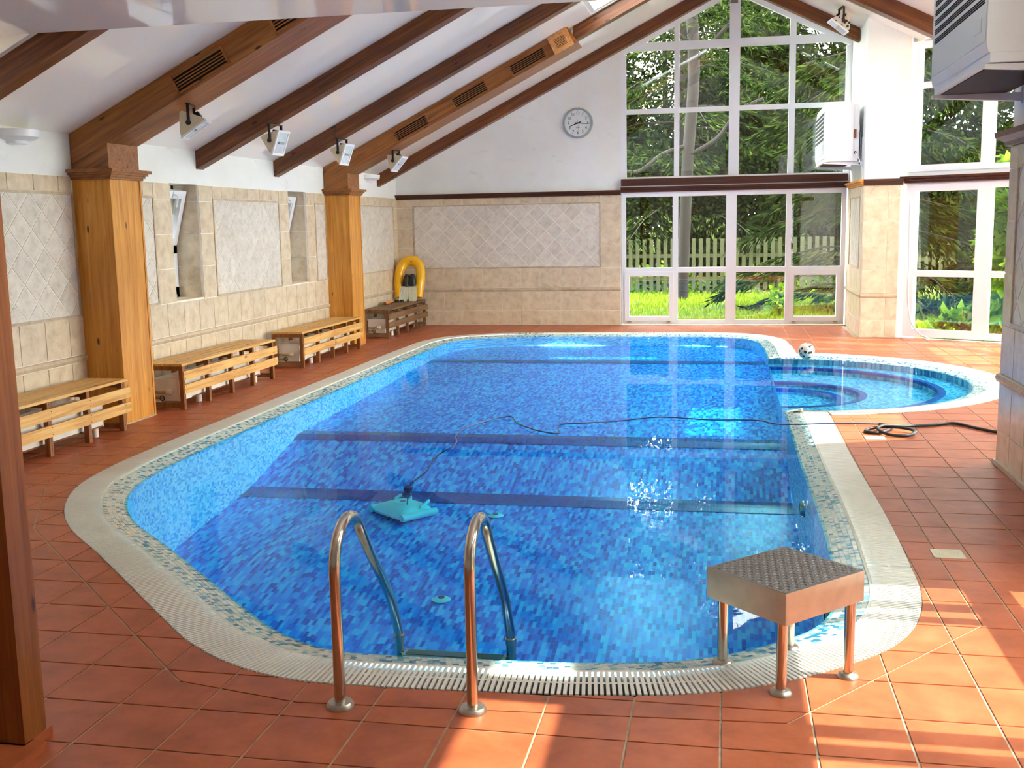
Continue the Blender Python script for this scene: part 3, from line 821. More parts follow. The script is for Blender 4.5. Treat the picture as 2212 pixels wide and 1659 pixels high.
MB().add([(RX - .004, 5.06, 2.13), (RX - .03, 5.06, 2.135), (RX - .04, 5.06, 2.16), (RX - .085, 5.06, 2.19), (RX - .09, 5.06, 2.225), (RX + .3, 5.06, 2.225), (RX - .004, 7.77, 2.13), (RX - .03, 7.79, 2.135), (RX - .04, 7.80, 2.16), (RX - .085, 7.845, 2.19), (RX - .09, 7.85, 2.225), (RX + .3, 7.85, 2.225), (RX + .3, 7.77, 2.13)],
         [(0, 1, 7, 6), (1, 2, 8, 7), (2, 3, 9, 8), (3, 4, 10, 9), (4, 5, 11, 10), (6, 7, 8, 9, 10, 11, 12)]).build('cornice', M['rafter'], wall_right)
# rear wall behind the camera
wall_front = MB().box(XO, 2.2, YR - .3, YR, -.1, 5.4).build('wall_front', 'plaster'); struct(wall_front, 'white wall behind the camera', 'wall')

# ---- windows
WN = [0]
def window(T, u0, u1, z0, z1, muls, trans, label, fw=.07, d=.07, sashes=(), name=None, pane_from=None):
    WN[0] += 1
    root = link('window_%d' % WN[0], None, None, T @ Vector((u0, 0, z0))); struct(root, label, 'window')
    MB().box(u0, u0 + fw, -d, 0, z0, z1, T).box(u1 - fw, u1, -d, 0, z0, z1, T).box(u0 + fw, u1 - fw, -d, 0, z1 - fw, z1, T).box(u0 + fw, u1 - fw, -d, 0, z0, z0 + fw, T).build('frame', 'white', root)
    us = [(u0, u0 + fw)] + list(muls) + [(u1 - fw, u1)]; zs = [(z0, z0 + fw)] + list(trans) + [(z1 - fw, z1)]
    for a, b in muls: MB().box(a, b, -d, .006, z0 + fw, z1 - fw, T).build('mullion', 'white', root)
    for i in range(len(us) - 1):
        for j in range(len(zs) - 1):
            if j < len(zs) - 2: MB().box(us[i][1], us[i + 1][0], -d, 0, zs[j + 1][0], zs[j + 1][1], T).build('transom', 'white', root)
            a, b, c, e = us[i][1], us[i + 1][0], zs[j][1], zs[j + 1][0]
            if (i, j) in sashes:
                s = MB(); w = .055
                s.box(a - .02, a + w, -d, .025, c - .02, e + .02, T).box(b - w, b + .02, -d, .025, c - .02, e + .02, T).box(a + w, b - w, -d, .025, e - w, e + .02, T).box(a + w, b - w, -d, .025, c - .02, c + w, T)
                so_ = s.build('sash', 'white', root)
                mu = (a + b) / 2
                MB().box(mu - .06, mu + .06, .025, .032, e - .03, e - .005, T).box(mu - .055, mu + .055, .045, .058, e - .028, e - .014, T).box(mu - .05, mu - .035, .03, .05, e - .027, e - .015, T).build('handle', 'whitemetal', so_)
                MB().box(a + .03, a + .09, .0, .035, c - .04, c - .022, T).box(b - .09, b - .03, .0, .035, c - .04, c - .022, T).build('hinge', 'brushed', so_)
                a, b, c, e = a + w, b - w, c + w, e - w
            MB().box(a - .004, b + .004, -d * .55, -d * .55 + .006, c - .004, e + .004, T).build('pane', 'pane', root)
    return root
window(TB, -1.668, 1.872, .012, 2.155, [(-.838, -.75), (.012, .18), (.952, 1.037)], [(.855, .938)], 'wide white framed glazed wall below the dark trim, opening onto the lawn', .07, .08, {(0, 0), (3, 0)})
def gable_window():
    WN[0] += 1
    root = link('window_%d' % WN[0], None, None, (0.1, YB, 2.38)); struct(root, 'tall white framed gable window under the roof peak', 'window')
    T = TB; d = .08
    def top(u): return (zl(u) if u < RIDGE else zr(u)) - .005
    u0, u1, z0 = -1.675, 1.898, 2.375; fw = .085
    q = MB().box(u0, u0 + fw, -d, -.002, z0, top(u0) - .07, T).box(u1 - fw, u1, -d, -.002, z0, top(u1) - .07, T).box(u0 + fw, u1 - fw, -d, 0, z0, z0 + .03, T)
    # sloping head pieces
    for a, b in ((u0, RIDGE), (RIDGE, u1)):
        za, zb = top(a) if a != RIDGE else 5.288, top(b) if b != RIDGE else 5.288
        q.add([(a, -d, za), (b, -d, zb), (b, -d, zb - .09), (a, -d, za - .09), (a, 0, za), (b, 0, zb), (b, 0, zb - .09), (a, 0, za - .09)], [(0, 1, 2, 3), (7, 6, 5, 4), (0, 4, 5, 1), (1, 5, 6, 2), (2, 6, 7, 3), (3, 7, 4, 0)], T)
    q.build('frame', 'white', root)
    mul = [(-.82, -.74), (.04, .205), (.96, 1.055)]
    for a, b in mul: MB().box(a, b, -d, .006, z0, top((a + b) / 2) - .03, T).build('mullion', 'white', root)
    us = [(u0, u0 + fw)] + mul + [(u1 - fw, u1)]; zs = [(z0, z0 + .03), (3.405, 3.48), (4.385, 4.51)]
    for i in range(4):
        a, b = us[i][1], us[i + 1][0]
        for j in range(2):
            MB().box(a, b, -d + .004, -.006, zs[j + 1][0], zs[j + 1][1], T).build('transom', 'white', root)
            MB().box(a - .004, b + .004, -d * .55, -d * .55 + .006, zs[j][1] - .004, zs[j + 1][0] + .004, T).build('pane', 'pane', root)
        pl = [(a - .004, 4.506), (b + .004, 4.506), (b + .004, top(b) - .08), (a - .004, top(a) - .08)]
        pl = clip_poly([(a - .004, 4.506), (b + .004, 4.506), (b + .004, 5.3), (a - .004, 5.3)], -.497 if b < .15 else .497, 1, (2.51 + .497 * 5.5 - .08) if b < .15 else (5.293 + .497 * RIDGE - .08))
        if len(pl) > 2: MB().prism(pl, 0, .006, TB @ Matrix(((1, 0, 0, 0), (0, 0, 1, -d * .55), (0, 1, 0, 0), (0, 0, 0, 1)))).build('pane', 'pane', root)
    return root
gable_window()
# angled window wall on the right
U1 = Vector((4.6 - 2.42, 14.77 - 16.03, 0)).normalized(); NV = Vector((-U1.y, U1.x, 0)) * -1
if NV.y > 0: NV = -NV
TA = frame((2.42, 16.03, 0), U1, NV)
LA = math.hypot(4.6 - 2.42, 14.77 - 16.03)
window(TA, .09, 1.13, .015, 2.14, [], [(.86, .945)], 'white framed angled door window with a vine outside, beside the pier', .11, .08)
window(TA, 1.13, LA, .015, 2.14, [], [(.86, .945)], 'narrow white framed angled window cut off by the near right pillar', .09, .08)
window(TA, .09, 1.13, 2.30, 4.04, [], [(3.42, 3.50)], 'upper angled window showing spruce branches, above the dark rail', .09, .08)
window(TA, 1.13, LA, 2.30, 4.04, [], [(3.42, 3.50)], 'upper angled window just left of the near right cornice', .07, .08)
lint = MB().box(-.02, .09, -.1, 0, 0, 4.4, TA).box(-.05, LA + .1, -.14, -.01, 2.14, 2.30, TA).build('trim_1', 'white'); struct(lint, 'pale lintel between the lower and upper angled windows', 'trim')
for k_, (a, b) in enumerate(zip(BAY[1:-1], BAY[2:])):
    Uv = Vector((b[0] - a[0], b[1] - a[1], 0)); L = Uv.length; Nn = Vector((-Uv.y, Uv.x, 0))
    if Nn.dot(Vector((2.0, 11.5, 0)) - Vector((a[0], a[1], 0))) < 0: Nn = -Nn
    T = frame((a[0], a[1], 0), Uv, Nn)
    if k_ == 3:
        struct(MB().box(0, L, -.2, 0, -.1, 4.2, T).build('wall_bay_2', 'plaster'), 'white bay wall out of frame behind the near pillar', 'wall'); continue
    if k_ == 2:
        window(T, 0, L, .015, 2.14, [(L / 2 - .05, L / 2 + .05)], [(.86, .945)], 'low white framed bay window out of frame on the right, nearest the pillar', .09, .08)
        struct(MB().box(0, L, -.2, 0, 2.14, 4.2, T).build('wall_bay_3', 'plaster'), 'white wall above the low bay window out of frame', 'wall'); continue
    window(T, 0, L, .015, 4.04, [(L / 2 - .05, L / 2 + .05)], [(.86, .945), (2.14, 2.3)], 'tall white framed bay window out of frame on the right, %s' % ('farthest', 'second farthest', 'second nearest', 'nearest')[k_], .09, .08)
struct(MB().box(2.2, 2.65, 7.54, 7.74, -.1, 4.3).build('wall_bay_1', 'plaster'), 'white wall return closing the bay behind the near pillar', 'wall')
TRW = frame((RX + .02, 0, 0), (0, 1, 0), (-1, 0, 0))
window(TRW, 2.2, 5.06, .1, 2.17, [(3.29, 3.404), (3.445, 3.54), (4.555, 4.63), (4.70, 4.80)], [(.843, 1.031)], 'white framed sunlit window in the right wall beside the camera', .05, .06)
window(TRW, 2.2, 4.05, 3.11, 3.64, [(3.55, 3.76)], [], 'high strip window in the right wall beside the camera', .03, .06)
# narrow tilting windows in the left wall
for i, (a, b) in enumerate(WIN):
    WN[0] += 1
    xw = XL - .28
    root = link('window_%d' % WN[0], None, None, (xw, a, WZ0)); struct(root, ('narrow white recessed window with its top sash tilted open, nearer the first column', 'narrow white recessed window with its top sash tilted open, nearer the second column')[i], 'window')
    T = frame((xw, 0, 0), (0, 1, 0), (1, 0, 0))
    MB().box(a, a + .05, -.06, .0, WZ0, WZ1, T).box(b - .05, b, -.06, 0, WZ0, WZ1, T).box(a, b, -.06, 0, WZ1 - .06, WZ1, T).box(a, b, -.06, 0, WZ0, WZ0 + .05, T).box(a, b, -.06, 0, 1.50, 1.55, T).build('frame', 'white', root)
    s = MB().box(a + .04, a + .11, -.05, .02, WZ0 + .04, 1.51, T).box(b - .11, b - .04, -.05, .02, WZ0 + .04, 1.51, T).box(a + .04, b - .04, -.05, .02, 1.44, 1.51, T).box(a + .04, b - .04, -.05, .02, WZ0 + .04, WZ0 + .12, T)
    s.build('lower_sash', 'white', root); MB().box(a + .11, b - .11, -.02, -.014, WZ0 + .12, 1.44, T).build('pane', 'pane', root)
    K = T @ Matrix.Translation((0, 0, 1.53)) @ Matrix.Rotation(math.radians(-15), 4, 'X')
    H2 = .585
    s = MB().box(a + .03, a + .11, -.05, .02, 0, H2, K).box(b - .11, b - .03, -.05, .02, 0, H2, K).box(a + .11, b - .11, -.05, .02, H2 - .08, H2, K).box(a + .11, b - .11, -.05, .02, 0, .08, K)
    sh = s.build('tilted_sash', 'white', root)
    mu = (a + b) / 2
    MB().box(mu - .014, mu + .014, .02, .03, H2 - .07, H2 - .01, K).tube([K @ Vector(p) for p in ((mu, .03, H2 - .04), (mu, .06, H2 - .04), (mu + .02, .065, H2 - .05), (mu + .03, .065, H2 - .09), (mu + .025, .065, H2 - .16))], .009, 8).build('handle', 'whitemetal', sh)
    MB().box(a + .11, b - .11, -.02, -.014, .08, H2 - .08, K).build('pane', 'pane', root)

# ---- ceilings
def slab(mb, x0, x1, y0, y1, fz, t=.14):
    mb.add([(x0, y0, fz(x0)), (x1, y0, fz(x1)), (x1, y1, fz(x1)), (x0, y1, fz(x0)), (x0, y0, fz(x0) + t), (x1, y0, fz(x1) + t), (x1, y1, fz(x1) + t), (x0, y1, fz(x0) + t)],
           [(0, 1, 2, 3), (7, 6, 5, 4), (0, 4, 5, 1), (1, 5, 6, 2), (2, 6, 7, 3), (3, 7, 4, 0)])
def slab_holes(mb, xs, ys, holes, fz):
    xs = sorted(set(xs)); ys = sorted(set(ys))
    for x0, x1 in zip(xs, xs[1:]):
        for y0, y1 in zip(ys, ys[1:]):
            cx, cy = (x0 + x1) / 2, (y0 + y1) / 2
            if any(h[0] < cx < h[1] and h[2] < cy < h[3] for h in holes): continue
            slab(mb, x0, x1, y0, y1, fz)
YF = 6.65; ZF = 2.99
HL = [(-1.75, -.35, 12.95, 14.56)]
HR = [(3.75, 4.75, 7.93, 9.65), (4.05, 5.5, 14.35, 14.62), (2.95, 3.65, 9.9, 11.35), (1.3, 2.55, 14.72, 15.05)]
BX = 2.6
def zb_(x): return zr(min(x, BX))
mb = MB(); slab_holes(mb, [-5.9, RIDGE] + [v for h in HL for v in h[:2]], [YF, YB + .3] + [v for h in HL for v in h[2:]], HL, zl)
cl = mb.build('ceiling_left', 'ceil'); struct(cl, 'glossy white sloping ceiling on the left between the rafters', 'ceiling')
mb = MB(); slab_holes(mb, [RIDGE, BX, 5.7] + [v for h in HR for v in h[:2]], [7.74, 14.72] + [v for h in HR if h[3] < 14.7 for v in h[2:]], HR, zb_); slab_holes(mb, [RIDGE, BX, 4.95] + [v for h in HR for v in h[:2] if v < 4.95], [14.72, 15.05], HR, zb_); slab(mb, RIDGE, BX, 15.05, YB + .3, zr); slab(mb, BX, 4.3, 15.05, 15.45, zb_); slab(mb, BX, 3.4, 15.45, 16.1, zb_); slab(mb, RIDGE, 1.95, YR - .3, 7.74, zr)
cl = mb.build('ceiling_right', 'ceil'); struct(cl, 'glossy white sloping ceiling on the right, mostly out of frame', 'ceiling')
cl = MB().box(-5.9, RIDGE, YR - .3, YF, ZF, ZF + .1).build('ceiling_flat', 'ceil'); struct(cl, 'flat mirror-glossy white ceiling across the top left of the picture', 'ceiling')
cl = MB().box(-5.9, RIDGE, YF - .1, YF, ZF + .1, 5.4).box(RIDGE - .1, RIDGE, YR, YF, ZF + .1, 5.4).build('wall_drop', 'plaster'); struct(cl, 'plaster drop above the flat ceiling edge', 'wall')
def skylight(x0, x1, y0, y1, fz, label, bars=0):
    WN[0] += 1
    root = link('window_%d' % WN[0], None, None, ((x0 + x1) / 2, (y0 + y1) / 2, fz((x0 + x1) / 2))); struct(root, label, 'window')
    q = MB(); w = .05; f2 = lambda x: fz(x) + .02
    for a, b, c, e in ((x0, x0 + w, y0, y1), (x1 - w, x1, y0, y1), (x0 + w, x1 - w, y0, y0 + w), (x0 + w, x1 - w, y1 - w, y1)): slab(q, a, b, c, e, f2, .1)
    q.build('frame', 'white', root)
    for k in range(bars):
        yc = y0 + (y1 - y0) * (k + 1) / (bars + 1); q = MB(); slab(q, x0 + w, x1 - w, yc - .025, yc + .025, f2, .08); q.build('mullion', 'white', root)
    q = MB(); slab(q, x0 + w, x1 - w, y0 + w, y1 - w, lambda x: fz(x) + .07, .006); q.build('pane', 'pane', root)
skylight(*HL[0], zl, 'roof window in the left slope beside the boxed beam end')
skylight(*HR[0], zb_, 'roof window in the right slope over the coiled hose')
skylight(*HR[2], zb_, 'narrow roof window in the right slope over the wading end')
skylight(*HR[1], zb_, 'slim roof window in the right slope near the far pier, lower')
skylight(*HR[3], zr, 'slim roof window in the right slope near the far pier, upper')

# ---- timber trims
def trimbox(name, x0, x1, y0, y1, prof_z, label, mat='trimwood', T=None):
    q = MB()
    for z0, z1, dd in prof_z: q.box(x0, x1, y1 - dd, y1, z0, z1)
    return struct(q.build(name, mat), label, 'trim')
trimbox('trim_2', XL, BX1, 0, YB, [(2.127, 2.15, .035), (2.15, 2.18, .05), (2.18, 2.205, .075)], 'dark wooden rail along the far wall above the tiles')
trimbox('trim_3', BX1, PX0, 0, YB, [(2.16, 2.185, .045), (2.185, 2.215, .06), (2.215, 2.245, .085)], 'dark wooden rail over the glazed far wall')
trimbox('trim_4', BX1 + .01, PX0 - .03, 0, YB, [(2.262, 2.375, .10)], 'dark wooden sill beam under the gable window')
struct(MB().box(BX1, PX0, YB - .07, YB - .002, 2.245, 2.262).box(BX1, PX0, YB - .03, YB + .2, 2.15, 2.375).build('trim_5', 'white'), 'white strip between the dark rail and the sill beam', 'trim')
q = MB()
for z0, z1, dd in ((2.13, 2.155, .03), (2.155, 2.185, .05), (2.185, 2.215, .075)): q.box(PX0 - dd, PX0, PY - dd, YB - .1, z0, z1)
struct(q.build('trim_6', 'column'), 'orange wooden cornice on the side of the far pier', 'trim')
q = MB()
for z0, z1, dd in ((2.13, 2.155, .03), (2.155, 2.185, .05), (2.185, 2.215, .075)): q.box(PX0 - dd * .2, PX1, PY - dd - .002, PY - .002, z0, z1)
struct(q.build('trim_7', 'trimwood'), 'dark wooden cornice across the front of the far pier', 'trim')
q = MB()
for z0, z1, dd in ((2.15, 2.175, .04), (2.175, 2.21, .06), (2.21, 2.24, .085)): q.box(-.12, LA + .05, -.01, dd, z0, z1, TA)
struct(q.build('trim_8', 'trimwood'), 'dark wooden rail across the angled windows', 'trim')
# floor drains in front of windows
def drain(T, u0, u1, d0, d1, label):
    root = link('drain_grate', None, None, T @ Vector(((u0 + u1) / 2, (d0 + d1) / 2, 0))); tag(root, label, 'drain')
    MB().box(u0, u1, d0, d1, 0.0, .0015, T).build('channel', 'channel', root)
    q = MB(); u = u0
    while u < u1: q.box(u, u + .014, d0, d1, .0015, .005, T); u += .026
    tag(q.build('slats', 'grate', root), kind='stuff')
drain(TB, BX1, PX0, .02, .13, 'pale slotted floor drain along the foot of the glazed far wall')
drain(TA, .45, LA, .02, .13, 'grey slotted floor drain along the foot of the angled window')

# ================================================================== TIMBER FRAME
def beam(name, x0, x1, y0, y1, depth, fz, mat, label, plumb=True):
    q = MB(); e = .002
    q.add([(x0, y0, fz(x0) - e), (x1, y0, fz(x1) - e), (x1, y0, fz(x1) - depth), (x0, y0, fz(x0) - depth), (x0, y1, fz(x0) - e), (x1, y1, fz(x1) - e), (x1, y1, fz(x1) - depth), (x0, y1, fz(x0) - depth)],
          [(3, 2, 1, 0), (4, 5, 6, 7), (0, 1, 5, 4), (1, 2, 6, 5), (2, 3, 7, 6), (3, 0, 4, 7)])
    o = q.build(name, mat); return tag(o, label, 'beam', 'roof rafters')
beam('rafter', XL + .002, -3.2, 6.70, 6.85, .19, zl, 'rafter', 'dark rafter at top left, nearest, just behind the flat ceiling')
beam('rafter', XL + .002, RIDGE, 10.74, 10.90, .19, zl, 'rafter', 'dark rafter carrying the second floodlight, right of the first boxed beam')
beam('rafter', XL + .002, RIDGE, 12.76, 12.92, .19, zl, 'rafter', 'dark rafter carrying the third floodlight, left of the second boxed beam')
beam('rafter', XL + .002, RIDGE, 16.83, 16.98, .19, zl, 'rafter', 'farthest dark rafter on the left slope against the far gable')
beam('rafter', -2.0, RIDGE, 14.62, 14.80, .19, zl, 'rafter', 'short dark rafter rising beyond the boxed beam with the perforated end')
beam('rafter', RIDGE, 1.885, 16.83, 16.98, .19, zr, 'rafter_r', 'dark rafter on the right slope running down to the far pier')
beam('rafter', RIDGE, 2.6, 14.46, 14.66, .22, zr, 'rafter_r', 'dark rafter at top right running down behind the near wall unit')
beam('rafter', RIDGE, 2.6, 12.76, 12.92, .19, zr, 'rafter_r', 'dark right slope rafter over the wading end, out of frame above')
beam('rafter', RIDGE, 2.6, 7.76, 7.92, .19, zr, 'rafter_r', 'dark right slope rafter over the near pillar, out of frame above')
tag(MB().box(RIDGE - .06, RIDGE + .06, YF, YB - .1, 5.02, 5.25).build('ridge_beam', 'trimwood'), 'dark ridge beam along the roof peak above the frame', 'beam')
def boxed(y0, y1, x1, glist, label, plate):
    D = .262
    q = MB(); e = .004
    x0 = XL + .01
    q.add([(x0, y0, zl(x0) - e), (x1, y0, zl(x1) - e), (x1 + D * .497, y0, zl(x1) - D + D * .497 * .497), (x0, y0, zl(x0) - D), (x0, y1, zl(x0) - e), (x1, y1, zl(x1) - e), (x1 + D * .497, y1, zl(x1) - D + D * .497 * .497), (x0, y1, zl(x0) - D)],
          [(3, 2, 1, 0), (4, 5, 6, 7), (0, 1, 5, 4), (1, 2, 6, 5), (2, 3, 7, 6), (3, 0, 4, 7)])
    o = q.build('boxed_beam', 'duct'); tag(o, label, 'beam', 'boxed duct beams')
    for gx in glist:
        K = Matrix.Translation((gx, y0, zl(gx))) @ Matrix.Rotation(-ANG, 4, 'Y')   # local x along the slope, -y towards camera
        L = .49; z0, z1 = -.195, -.075
        f = MB().box(0, L, -.012, .0, z1, z1 + .018, K).box(0, L, -.012, .0, z0 - .018, z0, K).box(-.018, 0, -.02, 0, z0 - .022, z1 + .022, K).box(L, L + .018, -.02, 0, z0 - .022, z1 + .022, K).build('vent_grille', 'duct', o)
        MB().box(0, L, -.003, -.001, z0, z1, K).build('backing', 'dark', f)
        for s in range(1, 5):
            zz = z0 + (z1 - z0) * s / 5; MB().box(0, L, -.010, -.003, zz - .0045, zz + .0045, K).build('louvre', 'duct', f)
    if plate:
        K = Matrix.Translation((x1, 0, zl(x1) - e)) @ Matrix.Rotation(-ANG, 4, 'Y')
        p = MB().box(.002, .016, y0 - .01, y1 + .01, -D * .9, .0, K).build('end_plate', 'plate', o)
        hq = MB()
        for i in range(12):
            for j in range(7): hq.box(.016, .0175, y0 + .14 + i * .017, y0 + .149 + i * .017, -.185 + j * .018, -.176 + j * .018, K)
        hq.build('perforation', 'dark', p)
    return o
boxed(8.48, 8.97, -2.05, [-4.53, -3.65], 'wide orange-brown boxed beam above the first column, nearest the camera', False)
b2 = boxed(14.46, 14.94, -2.05, [-4.48, -3.655, -2.86], 'wide orange-brown boxed beam with three vent grilles and perforated end plate', False)
# pale wooden end plate facing along the beam towards the camera side
K = Matrix.Translation((-2.05, 0, zl(-2.05))) @ Matrix.Rotation(-ANG, 4, 'Y')
p = MB().box(-.30, -.02, 14.425, 14.458, -.245, -.005, K).build('access_plate', 'plate', b2)
hq = MB()
for i in range(9):
    for j in range(7): hq.box(-.235 + i * .017, -.226 + i * .017, 14.422, 14.425, -.19 + j * .018, -.181 + j * .018, K)
hq.build('perforation', 'dark', p)
def column(y0, y1, label):
    xf = -5.142
    c = thing('wooden_column', label, 'column', (XL + .18, (y0 + y1) / 2, 0), 'wooden columns on the left wall')
    MB().box(XL, xf, y0, y1, .006, 2.125).build('shaft', 'column', c)
    MB().prism([(XL + .01, 2.2), (xf, 2.2), (xf, zl(xf) - .262), (XL + .01, zl(XL + .01) - .01)], 0, y1 - y0 - .004, Matrix(((1, 0, 0, 0), (0, 0, 1, y0 + .002), (0, 1, 0, 0), (0, 0, 0, 1)))).build('neck', 'duct', c)
    q = MB()
    for z0, z1, dd in ((2.125, 2.145, .022), (2.145, 2.165, .036), (2.165, 2.185, .055), (2.185, 2.212, .078)): q.box(XL, xf + dd, y0 - dd, y1 + dd, z0, z1)
    q.build('capital', 'duct', c)
    MB().box(XL, xf + .006, y0 - .006, y1 + .006, 0, .012).build('plinth', 'grout', c)
    # corner battens
    MB().box(xf - .02, xf + .006, y0 - .006, y0 + .02, .012, 2.125).box(xf - .02, xf + .006, y1 - .02, y1 + .006, .012, 2.125).build('corner_batten', 'column', c)
column(8.48, 8.97, 'orange pine column at left, nearer of the two, beside the first benches')
column(14.46, 14.94, 'orange pine column farther away, between the last two benches')
# foreground post
po = thing('wooden_post', 'orange-brown wooden post cut off by the left edge of the picture', 'post', (-2.36, 2.99, 0))
MB().box(-2.335, -2.225, 2.93, 3.045, .03, ZF - .003).build('board', 'post', po)
MB().box(-2.50, -2.335, 2.945, 3.06, .03, ZF - .003).build('core', 'post', po)
st = MB().box(-2.9, -2.17, 2.3, 2.965, 0, .03); st.build('plinth_tile', 'terracotta', po)
MB().box(-2.55, -2.22, 2.92, 3.07, 0, .03).build('foot', 'terracotta', po)

# ================================================================== BENCHES
def make_bench(y0, label, mat, fmat):
    L = 2.16; xf, xb = -5.0, -5.40
    b = thing('slatted_bench', label, 'bench', ((xf + xb) / 2, y0 + L / 2, 0), 'slatted wooden benches along the left wall')
    n = 4; w = (xf + .012 - xb) / n
    for i in range(n):
        x0 = xb + i * w
        MB().box(x0 + .007, x0 + w - .007, y0 - .015, y0 + L, .418, .440).build('seat_slat', mat, b)
    for z0, z1 in ((.279, .367), (.153, .239)):
        MB().box(xf, xf + .018, y0, y0 + L + .01, z0, z1).build('front_slat', mat, b)
    for k in range(5):
        y = y0 + .005 + k * (L - .10) / 4
        MB().box(xf - .042, xf, y, y + .042, 0, .418).build('leg', fmat, b)
        MB().box(xb, xb + .04, y, y + .042, 0, .418).build('leg', fmat, b)
        MB().box(xb + .04, xf - .042, y, y + .042, .375, .418).build('seat_rail', fmat, b)
        if k in (0, 4): MB().box(xb + .04, xf - .042, y, y + .042, .02, .065).build('foot_rail', fmat, b)
    q = MB()
    for k in range(5):
        y = y0 + .026 + k * (L - .10) / 4
        for z in (.345, .30, .222, .17, .398, .05): q.lathe([(.0045, 0), (.0045, .0012), (0, .0012)], 6, Matrix.Translation((xf + (.018 if z not in (.398, .05) else 0), y, z)) @ Matrix.Rotation(PI / 2, 4, 'Y'))
    q.build('screw_heads', 'ink', b)
    r = thing('fan_convector', label.replace('slatted pine bench', 'white enamel convector under the bench').replace('weathered dark slatted bench', 'white enamel convector under the bench'), 'radiator', (-5.2, y0 + L / 2, 0), 'convectors under the benches')
    MB().box(xb + .06, xf - .075, y0 + .06, y0 + L - .28, .075, .27).build('casing', 'radiator', r)
    MB().box(xb + .05, xf - .065, y0 + .05, y0 + L - .27, .27, .29).build('lid', 'radiator', r)
    for yy in (y0 + .5, y0 + L - .36): MB().lathe([(0, .0), (.03, 0), (.03, .076), (0, .076)], 12, Matrix.Translation((-5.11, yy, 0))).build('foot', 'radiator', r, True)
    MB().box(xf - .0755, xf - .073, y0 + .3, y0 + L - .3, .075, .088).build('rust_edge', 'rust', r)
    MB().tube([(-5.33, y0 + .055, .16), (-5.24, y0 + .03, .16), (-5.18, y0 + .03, .165)], .012, 8).tube([(-5.33, y0 + .055, .105), (-5.24, y0 + .035, .105)], .012, 8).build('pipe', 'brass', r, True)
    MB().lathe([(0, 0), (.022, 0), (.026, .012), (.026, .05), (.018, .062), (0, .064)], 14, Matrix.Translation((-5.19, y0 + .03, .165)) @ Matrix.Rotation(PI / 2, 4, 'Y')).build('valve_knob', 'cream', r, True)
    MB().tube([(-5.24 + .022 * math.cos(t), y0 + .03, .105 + .022 * math.sin(t)) for t in [2 * PI * i / 14 for i in range(14)]], .005, 6, closed=True).build('valve_ring', 'black', r, True)
    return b
make_bench(6.135, 'slatted pine bench nearest the camera, left of the first column', 'benchwood', 'benchframe')
make_bench(9.25, 'slatted pine bench just right of the first column', 'benchwood', 'benchframe')
make_bench(12.22, 'slatted pine bench just left of the second column', 'benchwood', 'benchframe')
make_bench(15.62, 'weathered dark slatted bench in the far left corner', 'oldbench', 'oldbench')

# ================================================================== FLOODLIGHTS AND WALL LAMPS
def floodlight(hang, tilt, yaw, label, s=1.0, drop=.20, body='cream'):
    hx, hy, hz = hang
    t = thing('floodlight', label, 'floodlight', hang, 'halogen floodlights on the beams')
    B = Matrix.Translation(hang) @ Matrix.Rotation(math.radians(yaw), 4, 'Z')
    w = .105 * s
    # bracket: base plate, two arms, pivot
    MB().box(-.02 * s, .02 * s, -w - .012, w + .012, -.008, 0, B).box(-.012 * s, .012 * s, -w - .02, -w - .008, -drop, 0, B).box(-.012 * s, .012 * s, w + .008, w + .02, -drop, 0, B).build('bracket', 'black', t)
    for sgn in (-1, 1):
        MB().lathe([(0, 0), (.022 * s, 0), (.022 * s, .012), (0, .014)], 12, B @ Matrix.Translation((0, sgn * (w + .018), -drop)) @ Matrix.Rotation(-sgn * PI / 2, 4, 'X')).build('pivot_knob', 'black', t)
    Kt = B @ Matrix.Translation((0, 0, -drop)) @ Matrix.Rotation(math.radians(tilt), 4, 'Y')
    hh = .125 * s
    prof = [(.055 * s, hh), (.055 * s, -hh), (.02 * s, -hh * .9), (-.115 * s, -.012 * s), (-.115 * s, .012 * s), (.02 * s, hh * .9)]
    MB().prism(prof, -w, w, Kt @ Matrix(((1, 0, 0, 0), (0, 0, 1, 0), (0, 1, 0, 0), (0, 0, 0, 1)))).build('housing', body, t)
    f = MB().box(.055 * s, .07 * s, -w - .008, w + .008, hh - .014, hh + .008, Kt).box(.055 * s, .07 * s, -w - .008, w + .008, -hh - .008, -hh + .014, Kt).box(.055 * s, .07 * s, -w - .008, -w + .014, -hh + .014, hh - .014, Kt).box(.055 * s, .07 * s, w - .014, w + .008, -hh + .014, hh - .014, Kt)
    f.build('front_frame', 'whitemetal', t)
    MB().box(.056 * s, .064 * s, -w + .014, w - .014, -hh + .014, hh - .014, Kt).build('glass', 'lampglass', t)
    MB().tube([Kt @ Vector((.066 * s, -.05 * s, 0)), Kt @ Vector((.066 * s, .05 * s, 0))], .012 * s, 8).build('tube_lamp', 'clockrim', t, True)
    MB().box(-.05 * s, .0, -.035 * s, .035 * s, hh * .62, hh * .62 + .03, Kt).build('terminal_box', 'black', t)
    return t
floodlight((-4.50, 8.76, zl(-4.50) - .262), 55, 15, 'cream floodlight hanging face down under the first boxed beam', 1.0, .16)
t2 = floodlight((-4.62, 10.82, zl(-4.62) - .19), 21, -8, 'cream floodlight on the second rafter, nearer of the two upright ones', 1.0, .17)
t3 = floodlight((-4.62, 12.84, zl(-4.62) - .19), 21, -8, 'cream floodlight on the third rafter, just left of the second column', 1.0, .17)
floodlight((-4.52, 14.74, zl(-4.52) - .262), 42, -5, 'cream floodlight under the second boxed beam near the far corner', 1.0, .15)
floodlight((1.55, 16.1, zr(1.55) - .004), 52, 188, 'speckled floodlight on the right slope near the far pier', 1.15, .20, 'speck')
